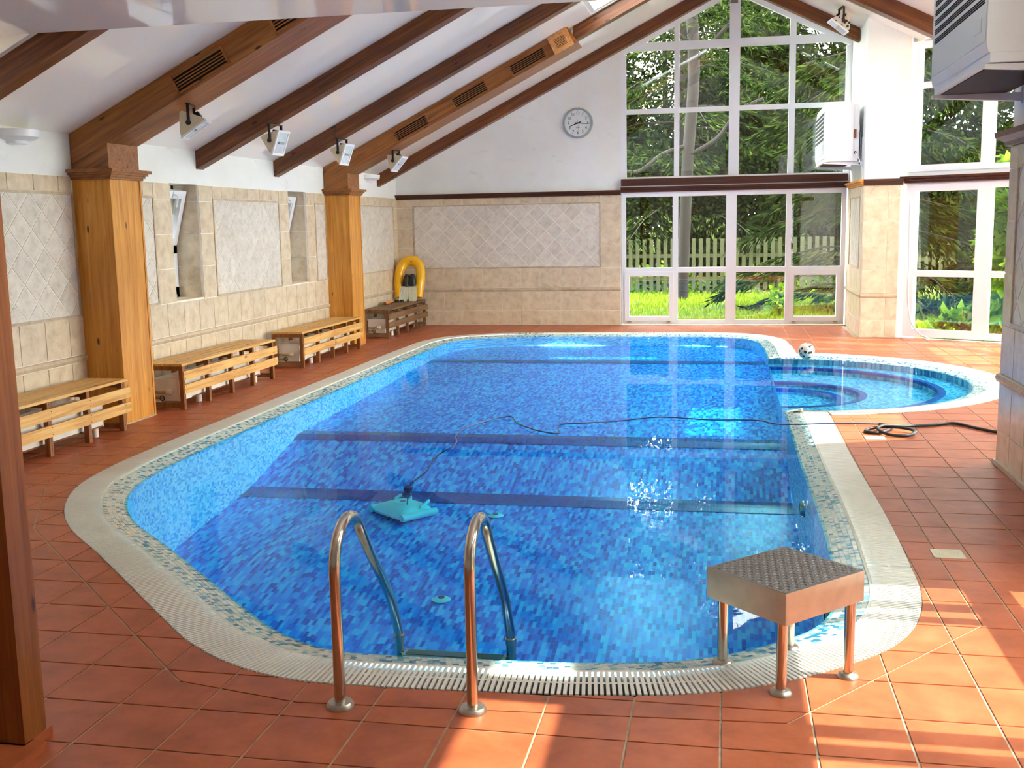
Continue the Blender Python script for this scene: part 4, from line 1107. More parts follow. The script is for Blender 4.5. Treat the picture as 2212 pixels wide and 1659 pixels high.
for t, y in ((t2, 10.738), (t3, 12.758)):
    x = -4.66
    MB().tube([(x, y, zl(x) - .01), (x - .015, y - .004, zl(x) - .08), (x - .02, y - .004, zl(x) - .15), (x, y, zl(x) - .2), (x + .02, y + .03, zl(x) - .21)], .004, 6).build('cable', 'ink', t, True)
def wall_lamp(y, label):
    t = thing('wall_lamp', label, 'lamp', (XL, y, 2.40), 'white half-round wall lamps')
    T = Matrix.Translation((XL, y, 2.40))
    MB().lathe([(.10, 0), (.15, .008), (.185, .03), (.19, .085), (.182, .085), (.17, .03)], 20, T, -PI / 2, PI / 2).build('shade', 'whitemetal', t, True)
    MB().lathe([(0.0, .002), (.10, 0), (.10, -.022), (0, -.022)], 20, T, -PI / 2, PI / 2).build('base', 'whitemetal', t, True)
    return t
wall_lamp(7.75, 'white half-round wall lamp at the left edge above the tiles')
wall_lamp(16.4, 'white half-round wall lamp in the far left corner behind the second column')

# ================================================================== CLOCK
ck = thing('wall_clock', 'round grey wall clock on the white gable wall showing a quarter past eight', 'clock', (-2.37, YB, 3.295))
KC = Matrix.Translation((-2.37, YB, 3.295)) @ Matrix.Rotation(PI / 2, 4, 'X')   # local z points to the room (-y), x right, y up
RCk = .245
MB().lathe([(RCk - .04, 0), (RCk, .0), (RCk, .03), (RCk - .01, .045), (RCk - .026, .046), (RCk - .034, .03)], 48, KC).build('rim', 'clockrim', ck, True)
MB().box(-.03, .03, -.078, -.070, .0285, .0295, KC).build('maker_mark', 'silver', ck)
MB().lathe([(0, .028), (RCk - .03, .028)], 48, KC).build('dial', 'clockface', ck)
def hand(ang, l0, l1, w, z, mat, nm):
    a = math.radians(90 - ang); T = KC @ Matrix.Translation((0, 0, z)) @ Matrix.Rotation(a, 4, 'Z')
    MB().prism([(-l0, -w), (-l0, w), (l1 * .35, w), (l1, w * .45), (l1, -w * .45), (l1 * .35, -w)], 0, .002, T).build(nm, mat, ck)
hand(249, .055, .145, .008, .031, 'ink', 'hour_hand'); hand(96, .05, .185, .0055, .034, 'ink', 'minute_hand'); hand(174, .06, .16, .0022, .037, 'silver', 'second_hand')
MB().lathe([(0, .042), (.010, .042), (.010, .028)], 12, KC).build('hub', 'ink', ck)
for h in range(1, 13):
    a = math.radians(90 - 30 * h); cu_ = bpy.data.curves.new('numeral', 'FONT'); cu_.body = str(h); cu_.size = .062; cu_.align_x = 'CENTER'; cu_.align_y = 'CENTER'; cu_.extrude = .0008
    tmp = bpy.data.objects.new('numeral_curve', cu_); COL.objects.link(tmp)
    me = bpy.data.meshes.new_from_object(tmp.evaluated_get(bpy.context.evaluated_depsgraph_get())); bpy.data.objects.remove(tmp)
    me.materials.clear(); me.materials.append(M['ink'])
    o = link('numeral', me, ck); o.matrix_basis = KC @ Matrix.Translation((.155 * math.cos(a), .155 * math.sin(a), .0295))
    MB().box(-.006, .006, -.0025, .0025, .0285, .0298, KC @ Matrix.Translation((.19 * math.cos(a), .19 * math.sin(a), 0)) @ Matrix.Rotation(a, 4, 'Z')).build('tick', 'ink', ck)

# ================================================================== WALL HUNG CONVECTOR UNITS
def wall_unit(xw, y0, y1, zb, zt, xf, label, blabel):
    # case hung on the wall plane x = xw, front louvres facing -x
    t = thing('air_unit', label, 'air conditioner', (xw, (y0 + y1) / 2, zb))
    zc = zt - (zt - zb) * .10
    prof = [(xw - .14, zb), (xf + .01, zb), (xf, zb + .05), (xf, zc - .1), (xf + .02, zt - .02), (xf + .03, zt), (xw - .14, zt)]
    MB().prism(prof, y0, y1, Matrix(((1, 0, 0, 0), (0, 0, 1, 0), (0, 1, 0, 0), (0, 0, 0, 1)))).build('case', 'whitemetal', t)
    MB().box(xw - .14, xw - .06, y0 + .02, y1 - .02, zb - .01, zt - .03).build('back_pan', 'whitemetal', t)
    MB().box(xf + .02, xw - .08, y0 + .005, y1 - .005, zb - .05, zb).build('base_tray', 'whitemetal', t)
    MB().box(xf + .05, xw - .1, y0 + .05, y1 - .05, zb - .056, zb - .05).build('base_opening', 'channel', t)
    # louvre rows on the front, each a band of slots
    fr = MB().box(xf - .004, xf, y0 + .02, y1 - .02, zb + .06, zt - .12).build('front_panel', 'greymetal', t)
    n = 7
    for i in range(n):
        z = zb + .27 + .058 * i; q = MB()
        k = int((y1 - y0 - .12) / .03)
        for rrow in range(3):
            for j in range(k): q.box(xf - .0065, xf - .004, y0 + .06 + j * .03 + (rrow % 2) * .012, y0 + .06 + j * .03 + .02 + (rrow % 2) * .012, z + (rrow - 1) * .0125 - .004, z + (rrow - 1) * .0125 + .004)
        q.build('louvre_slots', 'dark', fr, fix=False)
    MB().box(xf - .007, xf - .004, y0 + .12, y0 + .27, zb + .12, zb + .19).build('rating_sticker', 'greymetal', fr)
    for yy, nm in ((y0 + .03, 'bracket'), (y1 - .07, 'bracket')):
        q = MB().add([(xf - .0, yy, zb - .075), (xw, yy, zb - .11), (xw, yy, zb - .055), (xf - .0, yy, zb - .055), (xf - .0, yy + .045, zb - .075), (xw, yy + .045, zb - .11), (xw, yy + .045, zb - .055), (xf - .0, yy + .045, zb - .055)], [(0, 1, 2, 3), (7, 6, 5, 4), (0, 4, 5, 1), (1, 5, 6, 2), (2, 6, 7, 3), (3, 7, 4, 0)])
        q.box(xw - .012, xw, yy - .005, yy + .05, zb - .12, zb + .28).build(nm, 'whitemetal', t)
    MB().lathe([(0, 0), (.013, 0), (.013, .006), (0, .008)], 10, Matrix.Translation((xw - .045, y0 + .03, zb - .083)) @ Matrix.Rotation(PI / 2, 4, 'X')).build('bolt', 'ink', t)
    return t
u1 = wall_unit(1.9, 16.15, 17.68, 2.53, 3.30, 1.362, 'white louvred air unit on wall brackets beside the gable window', '')
MB().box(1.765, 1.80, 16.147, 16.15, 2.80, 2.92).build('sticker', 'sticker', u1)
MB().lathe([(0, 0), (.02, 0), (.02, .012), (0, .014)], 12, Matrix.Translation((1.79, 16.15, 2.60)) @ Matrix.Rotation(PI / 2, 4, 'X')).build('cable_gland', 'ink', u1)
MB().tube(smooth_path([(1.79, 16.13, 2.60), (1.83, 16.1, 2.52), (1.87, 16.06, 2.40), (1.885, 16.03, 2.25), (1.88, 16.0, 2.22)], 4), .007, 6).build('power_cable', 'whitemetal', u1, True)
MB().tube(smooth_path([(1.84, 16.4, 3.2), (1.87, 16.35, 2.9), (1.885, 16.3, 2.6), (1.89, 16.25, 2.4)], 4), .005, 6).build('thin_cable', 'whitemetal', u1, True)
u2 = wall_unit(RX, 6.07, 7.60, 2.51, 3.28, 1.305, 'large white louvred air unit at the top right, hung on the near pillar', '')

# ================================================================== LADDER
def ladder():
    t = thing('pool_ladder', 'stainless steel pool ladder with two hooped handrails at the near edge', 'ladder', (-1.08, 3.45, 0))
    for sx in (0, 1):
        bx, by = ((-1.321, 3.42), (-.847, 3.455))[sx]
        ex, ey = ((-1.332, 4.16), (-.856, 4.185))[sx]
        # rise, hoop over, slope down to the water, then vertical below
        path = [(bx, by, .01), (bx, by, .30), (bx, by, .45)]
        cx, cz, r = by + .15, .50, .15
        for a in range(0, 9):
            th = PI - a * (PI * .86) / 8
            path.append((bx + (ex - bx) * .1 * a / 8, cx + r * math.cos(th), cz + r * math.sin(th)))
        path += [(ex, ey - .02, .03), (ex, ey, -.03), (ex, ey, -.09), (ex, ey, -.9)]
        q = smooth_path(path, 4)
        MB().tube(q, .0205, 14).build('handrail', 'steel', t, True)
        MB().tube([(ex, ey - .004, -.018), (ex, ey, -.045)], .024, 14).build('sleeve', 'steel', t, True)
        MB().lathe([(0, .022), (.024, .022), (.042, .020), (.05, .008), (.05, 0), (0, 0)], 24, Matrix.Translation((bx, by, 0))).build('floor_flange', 'brushed', t, True)
    for z in (-.10, -.34, -.58):
        s = MB().box(-1.315, -.875, 4.13, 4.20, z - .02, z).build('step', 'brushed', t)
        MB().box(-1.30, -.89, 4.14, 4.19, z, z + .003).build('tread_plate', 'tread', s)
ladder()

# ================================================================== STARTING BLOCK
def block():
    t = thing('starting_block', 'low steel starting block with grey studded top and four legs at the near right corner', 'starting block', (.23, 3.98, 0))
    c = [(-.072, 3.918), (.191, 3.661), (.531, 3.894), (.265, 4.15)]
    cx = sum(p[0] for p in c) / 4; cy = sum(p[1] for p in c) / 4
    # tidy into a square of .37 m turned by its own angle
    A = math.atan2(c[1][1] - c[0][1], c[1][0] - c[0][0]); K = Matrix.Translation((cx, cy, 0)) @ Matrix.Rotation(A, 4, 'Z')
    a, b = .184, .206
    zt = .42
    MB().box(-a, a, -b, b, zt - .012, zt, K).build('top_plate', 'tread', t)
    q = MB().box(-a - .003, a + .003, -b - .003, -b + .003, zt - .115, zt - .001, K).box(-a - .003, a + .003, b - .003, b + .003, zt - .115, zt - .001, K).box(-a - .003, -a + .003, -b, b, zt - .115, zt - .001, K).box(a - .003, a + .003, -b, b, zt - .115, zt - .001, K)
    q.build('apron', 'brushed', t)
    st = MB(); n = 17
    for i in range(n):
        for j in range(n + 2):
            x = -a + .018 + i * (2 * a - .036) / (n - 1); y = -b + .018 + j * (2 * b - .036) / (n + 1); d = (i + j) % 2
            w, h = (.009, .003) if d else (.003, .009)
            st.add([(x - w, y - h, zt), (x + w, y - h, zt), (x + w, y + h, zt), (x - w, y + h, zt), (x - w * .5, y - h * .5, zt + .0025), (x + w * .5, y - h * .5, zt + .0025), (x + w * .5, y + h * .5, zt + .0025), (x - w * .5, y + h * .5, zt + .0025)], [(4, 5, 6, 7), (0, 1, 5, 4), (1, 2, 6, 5), (2, 3, 7, 6), (3, 0, 4, 7)], K)
    tag(st.build('studs', 'tread', t, fix=False), kind='stuff')
    for (x, y) in ((.214, 3.765), (.465, 3.949), (.007, 4.017), (.268, 4.205)):
        z0 = 0.0 if y < 4.0 else -.006
        MB().lathe([(.0, z0), (.0195, z0), (.0195, zt - .06), (0, zt - .06)], 16, Matrix.Translation((x, y, 0))).build('leg', 'steel', t, True)
        MB().lathe([(0, z0 + .02), (.024, z0 + .02), (.034, z0 + .014), (.04, z0 + .004), (.04, z0), (0, z0)], 20, Matrix.Translation((x, y, 0))).build('leg_flange', 'brushed', t, True)
block()

# ================================================================== CLEANING ROBOT, CABLE, DRAINS
def robot():
    K = Matrix.Translation((-2.50, 8.03, -.575)) @ Matrix.Rotation(math.radians(-38), 4, 'Z') @ Matrix.Scale(.84, 4)
    t = thing('cleaning_robot', 'turquoise pool cleaning robot resting on the pool floor', 'robot', (-2.50, 8.03, -.59))
    q = MB(); n = 40
    def ringp(rx, ry, z, e): return [(rx * math.copysign(abs(math.cos(th)) ** e, math.cos(th)), ry * math.copysign(abs(math.sin(th)) ** e, math.sin(th)), z) for th in [2 * PI * i / n for i in range(n)]]
    lay = [(.25, .205, .0, .35), (.255, .21, .02, .35), (.235, .195, .05, .4), (.20, .165, .075, .5), (.16, .13, .09, .7), (.10, .09, .098, 1.0), (.001, .001, .10, 1.0)]
    vs = [p for l in lay for p in ringp(*l)]; fs = [(i * n + j, i * n + (j + 1) % n, (i + 1) * n + (j + 1) % n, (i + 1) * n + j) for i in range(len(lay) - 1) for j in range(n)]
    q.add(vs, fs, K).build('shell', 'robot', t, True)
    MB().lathe([(.085, .09), (.09, .104), (.03, .106), (.03, .1)], 24, K).build('top_disc', 'robot', t, True)
    MB().lathe([(0, .108), (.028, .107), (.028, .1)], 16, K).build('power_button', 'robotd', t)
    for sx in (-1, 1):
        MB().tube([K @ Vector((sx * .255, y, .02)) for y in (-.2, 0, .2)], .03, 12).build('brush_roller', 'robot', t, True)
        MB().tube([K @ Vector(p) for p in smooth_path([(sx * .12, .17, .06), (sx * .15, .19, .10), (sx * .2, .13, .105), (sx * .21, .05, .075)], 4)], .013, 8).build('carry_handle', 'robot', t, True)
robot()
cb = thing('robot_cable', 'thin dark floating cable with two round floats rising from the pool robot', 'cable', (-2.40, 7.85, -.5))
pts = [(-2.44, 7.95, -.49), (-2.42, 7.90, -.42), (-2.40, 7.82, -.36), (-2.37, 7.80, -.30), (-2.25, 7.84, -.2), (-2.19, 7.97, -.1), (-2.09, 8.04, -.04), (-2.146, 8.41, -.022), (-2.057, 9.057, -.024), (-1.87, 9.26, -.010), (-1.75, 9.0, -.022), (-1.614, 8.77, -.012), (-1.49, 8.62, -.012), (-1.35, 8.59, -.026), (-1.36, 8.967, -.02), (-1.15, 9.0, -.008), (-.9, 9.2, -.024), (-.565, 9.356, -.012), (-.1, 9.33, -.024), (.303, 9.279, -.012), (.45, 9.08, -.004), (.577, 8.985, .012), (.891, 9.057, .014), (1.1, 9.06, .014), (1.25, 9.05, .014)]
MB().tube(smooth_path(pts, 6), .006, 8).build('cable_line', 'robotd', cb, True)
for z, p in ((-.375, (-2.405, 7.83)), (-.325, (-2.385, 7.81))): MB().lathe([(0, -.032), (.022, -.028), (.036, -.012), (.036, .012), (.022, .028), (0, .032)], 16, Matrix.Translation((*p, z))).build('float', 'robotd', cb, True)
hs = smooth_path([(1.25, 9.05, .014), (1.33, 8.98, .014), (1.285, 8.80, .014), (1.16, 8.67, .014), (1.11, 8.72, .014), (1.17, 8.86, .016), (1.28, 8.86, .03), (1.42, 8.80, .03), (1.47, 8.68, .03), (1.40, 8.58, .016), (1.27, 8.60, .016), (1.20, 8.74, .034), (1.26, 8.88, .034), (1.45, 8.97, .018), (1.65, 9.05, .014), (1.844, 9.15, .014), (1.98, 8.95, .014), (2.12, 8.78, .014), (2.4, 8.74, .014), (2.9, 8.85, .014)], 6)
tag(MB().tube(hs, .0125, 10).build('coiled_hose', 'black', None, True, (1.4, 8.8, 0)), 'black hose looped on the terracotta floor beside the wading end', 'hose')
for (x, y, z), lb in (((-1.75, 8.05, None), 'round drain fitting on the deep floor near the dark mosaic line'), ((-1.80, 6.55, None), 'round drain fitting on the deep floor behind the ladder')):
    z = zf(y); t = thing('floor_drain', lb, 'drain', (x, y, z))
    MB().lathe([(0, .012), (.035, .012), (.05, .008), (.065, .0), (.0, .0)], 20, Matrix.Translation((x, y, z + .004))).build('flange', 'robot', t, True)
    MB().lathe([(0, .02), (.022, .018), (.022, .012)], 14, Matrix.Translation((x, y, z + .004))).build('plug', 'robotd', t)
for (x, y, z), lb in (((.52, 6.95, -.16), 'dark round wall nozzle in the right pool wall halfway along'), ((.50, 4.95, -.14), 'dark round wall nozzle in the pool wall behind the starting block')):
    t = thing('wall_nozzle', lb, 'nozzle', (x, y, z))
    T = Matrix.Translation((x, y, z)) @ Matrix.Rotation(-PI / 2, 4, 'Y')
    MB().lathe([(.03, 0), (.055, 0), (.055, .012), (.04, .03), (.03, .03), (.03, .0)], 20, T).build('collar', 'steel', t, True)
    MB().lathe([(0, .012), (.032, .012)], 16, T).build('mouth', 'dark', t)
for (x, y), lb in (((1.116, 5.55), 'square cream floor drain cover nearer the camera'), ((1.152, 8.54), 'square cream floor drain cover beside the hose')):
    t = thing('drain_cover', lb, 'drain', (x, y, 0))
    MB().box(x - .075, x + .075, y - .07, y + .07, 0, .004).build('plate', 'pale', t)
    for r in (.02, .036, .052): MB().lathe([(r, .004), (r + .002, .006), (r + .005, .006), (r + .007, .004)], 24, Matrix.Translation((x, y, 0))).build('ring', 'pale', t, True)
tag(MB().lathe([(.10 * math.sin(PI * i / 16), -.10 * math.cos(PI * i / 16)) for i in range(17)], 28, Matrix.Translation((1.0, 13.62, .075))).build('ball', 'speck', None, True, (1.0, 13.62, .075)), 'black and cream patterned ball floating at the far edge of the wading end', 'ball')
tag(MB().tube(smooth_path([(2.50, 15.83, 1.9), (2.51, 15.80, 1.0), (2.52, 15.78, .45), (2.56, 15.70, .22), (2.66, 15.60, .08), (2.76, 15.54, .02), (2.72, 15.50, .012)], 6), .012, 8).build('dangling_cable', 'greymetal', None, True, (2.5, 15.8, 0)), 'grey cable hanging beside the angled window down to the floor', 'cable')

# ================================================================== THINGS ON THE FAR BENCH
def inflatable():
    t = thing('inflatable_ring', 'yellow inflatable horseshoe float leaning in the far left corner', 'pool float', (-5.21, 17.5, .44))
    path = smooth_path([(-5.375, 17.42, .50), (-5.382, 17.47, .68), (-5.385, 17.54, .90), (-5.36, 17.58, 1.01), (-5.29, 17.61, 1.085), (-5.20, 17.62, 1.11), (-5.11, 17.61, 1.085), (-5.04, 17.58, 1.01), (-5.015, 17.54, .90), (-5.018, 17.47, .68), (-5.025, 17.42, .50)], 6)
    n = len(path); rr = [.055 + .024 * min(1, min(i, n - 1 - i) / 8) for i in range(n)]
    MB().tube(path, rr, 18).build('tube', 'yellow', t, True)
    MB().lathe([(0, 0), (.012, 0), (.01, .018), (0, .02)], 10, Matrix.Translation((-5.17, 17.54, 1.1)) @ Matrix.Rotation(PI / 2, 4, 'X')).build('valve', 'rust', t, True)
    for off in (-.082, .082):
        MB().tube([(p[0] + (p[0] + 5.2) * (abs(off) / .2) * (1 if off > 0 else -1) * .9, p[1] - .01, p[2] + ((p[2] - .8) * .25 if p[2] > .8 else 0) * (1 if off > 0 else -1)) for p in path], .006, 6).build('seam', 'yellow', t, True)
inflatable()
def flipper(x, tilt, roll, label):
    t = thing('swim_fin', label, 'flipper', (x, 17.36, .44))
    K = Matrix.Translation((x, 17.36, .442)) @ Matrix.Rotation(math.radians(roll), 4, 'Y') @ Matrix.Rotation(math.radians(tilt), 4, 'X')
    # blade fans out at the bottom, foot pocket at the top; local z is the length
    bl = [(-.058, 0), (-.076, .07), (-.084, .15), (-.066, .24), (-.042, .33), (.042, .33), (.066, .24), (.084, .15), (.076, .07), (.058, 0)]
    T = K @ Matrix(((1, 0, 0, 0), (0, 0, 1, 0), (0, 1, 0, 0), (0, 0, 0, 1)))
    MB().prism(bl, -.006, .006, T).build('blade', 'blade', t)
    for xx in (-.05, 0, .05): MB().tube([K @ Vector((xx * 1.3, -.008, .02)), K @ Vector((xx * .8, -.008, .28))], .004, 6).build('rib', 'blade', t, True)
    q = MB(); n = 18; lay = [(.052, .022, .25), (.058, .040, .30), (.056, .048, .36), (.048, .044, .42), (.034, .03, .455), (.004, .004, .462)]
    vs = [(rx * math.cos(2 * PI * j / n), ry * math.sin(2 * PI * j / n) - .012, z) for rx, ry, z in lay for j in range(n)]
    q.add(vs, [(i * n + j, i * n + (j + 1) % n, (i + 1) * n + (j + 1) % n, (i + 1) * n + j) for i in range(len(lay) - 1) for j in range(n)] + [tuple(range(n))], K).build('foot_pocket', 'black', t, True)
flipper(-5.29, -13, 9, 'swim fin with black foot pocket and pale blade, left of the pair')
flipper(-5.115, -12, -2, 'swim fin with black foot pocket and pale blade, right of the pair')
bs = thing('brush_handle', 'wooden stick lying on the weathered far bench against the wall', 'stick', (-5.36, 16.9, .455))
MB().tube([(-5.34, 16.55, .464), (-5.37, 17.05, .464)], .022, 12).build('shaft', 'plate', bs, True)
MB().tube([(-5.34, 16.545, .464), (-5.34, 16.555, .464)], .023, 12).build('end_cap', 'rust', bs, True)
gg = thing('swim_goggles', 'small dark swim goggles lying on the far bench beside the float', 'goggles', (-5.33, 17.20, .44))
for dx in (-.045, .045): MB().lathe([(.02, 0), (.034, .004), (.036, .03), (.028, .036), (0, .034)], 14, Matrix.Translation((-5.30 + dx, 17.2, .441))).build('lens', 'black', gg, True)
MB().tube(smooth_path([(-5.38, 17.2, .455), (-5.39, 17.26, .46), (-5.33, 17.29, .465), (-5.25, 17.26, .46), (-5.22, 17.2, .455)], 4), .006, 6).build('strap', 'greymetal', gg, True)

# ================================================================== OUTSIDE
ZG = -.12
gm = MB().box(-30, 40, 18.2, 60, ZG - .3, ZG).box(5.8, 40, -12, 18.2, ZG - .3, ZG).box(2.7, 5.8, 15.6, 18.2, ZG - .3, ZG).box(-30, -5.96, -12, 18.2, ZG - .3, ZG).box(-5.96, 5.8, -12, -2.9, ZG - .3, ZG)
tag(gm.build('garden_ground', 'lawn', None, loc=(0, 25, ZG)), 'sunlit green garden lawn outside the windows', 'lawn', kind='stuff')
rg = np.random.default_rng(3)
def blades(n, box, hmin, hmax, name, label):
    v = []; f = []
    for i in range(n):
        x = rg.uniform(box[0], box[1]); y = box[2] + (box[3] - box[2]) * rg.uniform(0, 1) ** 1.5; h = rg.uniform(hmin, hmax); a = rg.uniform(0, PI); w = .012 + .004 * (y - box[2]) / 4
        dx, dy = math.cos(a) * w, math.sin(a) * w; lx, ly = rg.normal(0, .03), rg.normal(0, .03); o = len(v)
        v += [(x - dx, y - dy, ZG), (x + dx, y + dy, ZG), (x + lx, y + ly, ZG + h)]; f.append((o, o + 1, o + 2))
    q = MB(); q.v = v; q.f = f; return tag(q.build(name, 'grassm', None, fix=False), label, 'grass', kind='stuff')
blades(26000, (-4.5, 4.5, 18.3, 27.0), .05, .12, 'grass_blades', 'short sunlit grass blades on the lawn beyond the far window')
blades(14000, (3.0, 8.5, 15.9, 26.0), .05, .12, 'grass_blades', 'short sunlit grass blades on the lawn beyond the angled window')
def fence(p0, p1, h, label, skew=0.0):
    a, b = Vector((*p0, ZG)), Vector((*p1, ZG)); U = (b - a).normalized(); L = (b - a).length; T = frame(a, U, (-U.y, U.x, 0) if U.x < 0 else (U.y, -U.x, 0))
    r = thing('picket_fence', label, 'fence', a, 'garden fences')
    me = MB().box(-.047, .047, 0, .022, .12, h).mesh('picket'); me.materials.append(M['fence'])
    n = int(L / .172)
    for i in range(n):
        o = link('picket', me, r); o.matrix_basis = T @ Matrix.Translation((.09 + i * .172, 0, R_.uniform(-.012, .012)))
    for z in (.40, h - .42): MB().box(0, L, -.05, -.002, z - .045, z + .045, T).build('rail', 'fence', r)
    for k in range(int(L / 2.4) + 1): MB().box(k * 2.4, k * 2.4 + .09, -.14, -.05, 0, h - .1, T).build('fence_post', 'fence', r)
fence((-6.0, 27.0), (2.75, 27.0), 1.38, 'grey-green picket fence beyond the lawn, left of the gap')
fence((3.1, 29.5), (14.5, 27.5), 1.15, 'lower grey-green picket fence farther right, behind the angled window')
def quads(centers, dirs, lens, wids, mat, name, parent):
    n = len(centers); c = np.asarray(centers); d = np.asarray(dirs); d = d / np.linalg.norm(d, axis=1)[:, None]
    r = rg.normal(size=(n, 3)); w = np.cross(d, r); w /= np.linalg.norm(w, axis=1)[:, None]
    L = np.asarray(lens)[:, None]; Wd = np.asarray(wids)[:, None]
    v = np.stack([c, c + d * L * .45 + w * Wd, c + d * L, c + d * L * .45 - w * Wd], 1).reshape(-1, 3)
    me = bpy.data.meshes.new(name); me.vertices.add(4 * n); me.vertices.foreach_set('co', v.ravel())
    me.loops.add(4 * n); me.loops.foreach_set('vertex_index', np.arange(4 * n)); me.polygons.add(n)
    me.polygons.foreach_set('loop_start', np.arange(0, 4 * n, 4)); me.polygons.foreach_set('loop_total', np.full(n, 4)); me.update(); me.validate()
    me.materials.append(M[mat]); o = link(name, me, parent); tag(o, kind='stuff'); return o
def spruce(x, y, h, rad, n, label, z0=.3):
    t = thing('spruce_tree', label, 'tree', (x, y, ZG), 'spruce trees outside')
    MB().tube([(x, y, ZG), (x + .05, y, ZG + h * .5), (x, y, ZG + h)], [.24, .16, .03], 10).build('trunk', 'bark', t, True)
    C, D, Ln, Wd = [], [], [], []; br = MB()
    nb = 90
    for b in range(nb):
        k = (b + R_.random()) / nb; zz = z0 + (h - z0) * k; L = rad * (1 - k) ** .75 * R_.uniform(.75, 1.1) + .2; az = R_.uniform(0, 2 * PI)
        m_ = max(10, int(n / nb * (1.5 - k)))
        p = [(x + math.cos(az) * L * s, y + math.sin(az) * L * s, ZG + zz - .35 * L * s * s + .12 * L * s) for s in (0, .35, .7, 1)]
        br.tube(p, [.03, .022, .014, .006], 5, False)
        for i in range(m_):
            s = R_.random() ** .7; sp = R_.uniform(-.38, .38) * L * (1.05 - s * .7)
            px = x + math.cos(az) * L * s - math.sin(az) * sp; py = y + math.sin(az) * L * s + math.cos(az) * sp
            pz = ZG + zz - .35 * L * s * s + .12 * L * s - abs(sp) * .25
            C.append((px, py, pz)); sg = 1 if sp > 0 else -1
            D.append((math.cos(az) * .8 - math.sin(az) * sg * .6 + R_.gauss(0, .2), math.sin(az) * .8 + math.cos(az) * sg * .6 + R_.gauss(0, .2), -.55 + R_.gauss(0, .25)))
            Ln.append(R_.uniform(.16, .34)); Wd.append(R_.uniform(.012, .028))
    br.build('branches', 'bark', t, True, fix=False)
    quads(C, D, Ln, Wd, 'spruce', 'needles', t)
def leafy(x, y, z, rx, ry, rz, n, mat, name, label, cat='bush', group=None, ls=.12, trunk=True):
    t = thing(name, label, cat, (x, y, ZG), group)
    u = rg.normal(size=(n, 3)); u /= np.linalg.norm(u, axis=1)[:, None]; rr = rg.uniform(.45, 1.0, n) ** .5
    lump = 1 + .22 * np.sin(u[:, 0] * 7 + x) * np.cos(u[:, 2] * 6 + y) + .15 * np.sin(u[:, 1] * 11)
    c = np.stack([x + u[:, 0] * rx * rr * lump, y + u[:, 1] * ry * rr * lump, z + u[:, 2] * rz * rr * lump], 1)
    c[:, 2] = np.maximum(c[:, 2], ZG + .03)
    d = u * .6 + rg.normal(size=(n, 3)) * .5; d[:, 2] -= .3
    quads(c, d, rg.uniform(.6, 1.3, n) * ls, rg.uniform(.6, 1.3, n) * ls * .36, mat, 'leaves', t)
    q = MB()
    if trunk: q.tube([(x, y, ZG), (x + .1, y, z * .6), (x, y, z + rz * .4)], [.16, .12, .05], 8)
    for k in range(5):
        a = R_.uniform(0, 2 * PI); q.tube([(x, y, max(ZG + .1, z - rz * .4)), (x + math.cos(a) * rx * .5, y + math.sin(a) * ry * .5, z + R_.uniform(-.2, .5) * rz)], [.05, .015], 6, False)
    q.build('stems', 'bark', t, True, fix=False); return t
spruce(2.9, 21.6, 12.5, 3.0, 26000, 'spruce right behind the gable window, branches reaching over the glass')
spruce(6.4, 20.2, 11.0, 2.7, 26000, 'spruce standing close behind the angled windows')
spruce(-1.2, 30.5, 15.0, 4.0, 24000, 'tall dark spruce behind the picket fence, left part of the window')
spruce(9.5, 25.0, 12.0, 3.2, 20000, 'spruce farther right beyond the angled window')
for i, (x, y, z, rx, ry, rz, n, lb) in enumerate([
    (-4.2, 31.5, 3.4, 2.2, 1.6, 3.4, 26000, 'leafy dark tree at the far left of the gable window'),
    (1.3, 33.0, 3.6, 2.8, 1.8, 3.6, 34000, 'broad dark leafy tree in the middle behind the fence'),
    (5.0, 33.5, 4.0, 2.6, 1.8, 3.6, 30000, 'broad leafy tree behind the lower fence'),
    (8.6, 32.0, 2.0, 3.0, 1.6, 2.4, 24000, 'dense sunlit hedge bush behind the angled window fence'),
    (12.6, 30.5, 2.0, 2.8, 1.6, 2.6, 20000, 'dense hedge bush at the far right of the angled window'),
    (-8.2, 33.0, 4.0, 3.0, 2.0, 4.0, 16000, 'leafy tree beyond the far left wall'),
    (-2.0, 36.0, 6.5, 4.5, 2.0, 4.5, 36000, 'tall leafy tree filling the top of the gable window'),
    (3.6, 37.5, 7.5, 4.5, 2.0, 4.5, 36000, 'tall leafy tree behind the spruce at the gable peak')]):
    leafy(x, y, z, rx, ry, rz, n, 'leaf', 'garden_tree', lb, 'tree', 'garden trees', .16)
tp = thing('pine_tree', 'pine with a bare orange-brown trunk and forked boughs seen through the gable window', 'tree', (-.95, 25.2, ZG))
MB().tube(smooth_path([(-.95, 25.2, ZG), (-.85, 25.2, 3.0), (-.72, 25.2, 5.0), (-.85, 25.2, 7.5), (-.8, 25.2, 9.5)], 4), .13, 10).build('trunk', 'bark', tp, True)
MB().tube(smooth_path([(-.75, 25.2, 3.2), (-.2, 25.1, 3.5), (.3, 25.0, 4.1), (.8, 24.9, 4.3)], 4), .05, 7).tube(smooth_path([(-.75, 25.2, 3.4), (-1.4, 25.1, 3.2), (-2.0, 25.0, 2.8), (-2.5, 25, 2.9)], 4), .05, 7).tube(smooth_path([(-.72, 25.2, 5.2), (-.1, 25.0, 5.8), (.3, 25, 6.2)], 4), .05, 7).tube(smooth_path([(-.8, 25.2, 5.6), (-1.5, 25.1, 6.0), (-2.1, 25, 5.8)], 4), .045, 7).build('boughs', 'bark', tp, True)
C = []; D = []
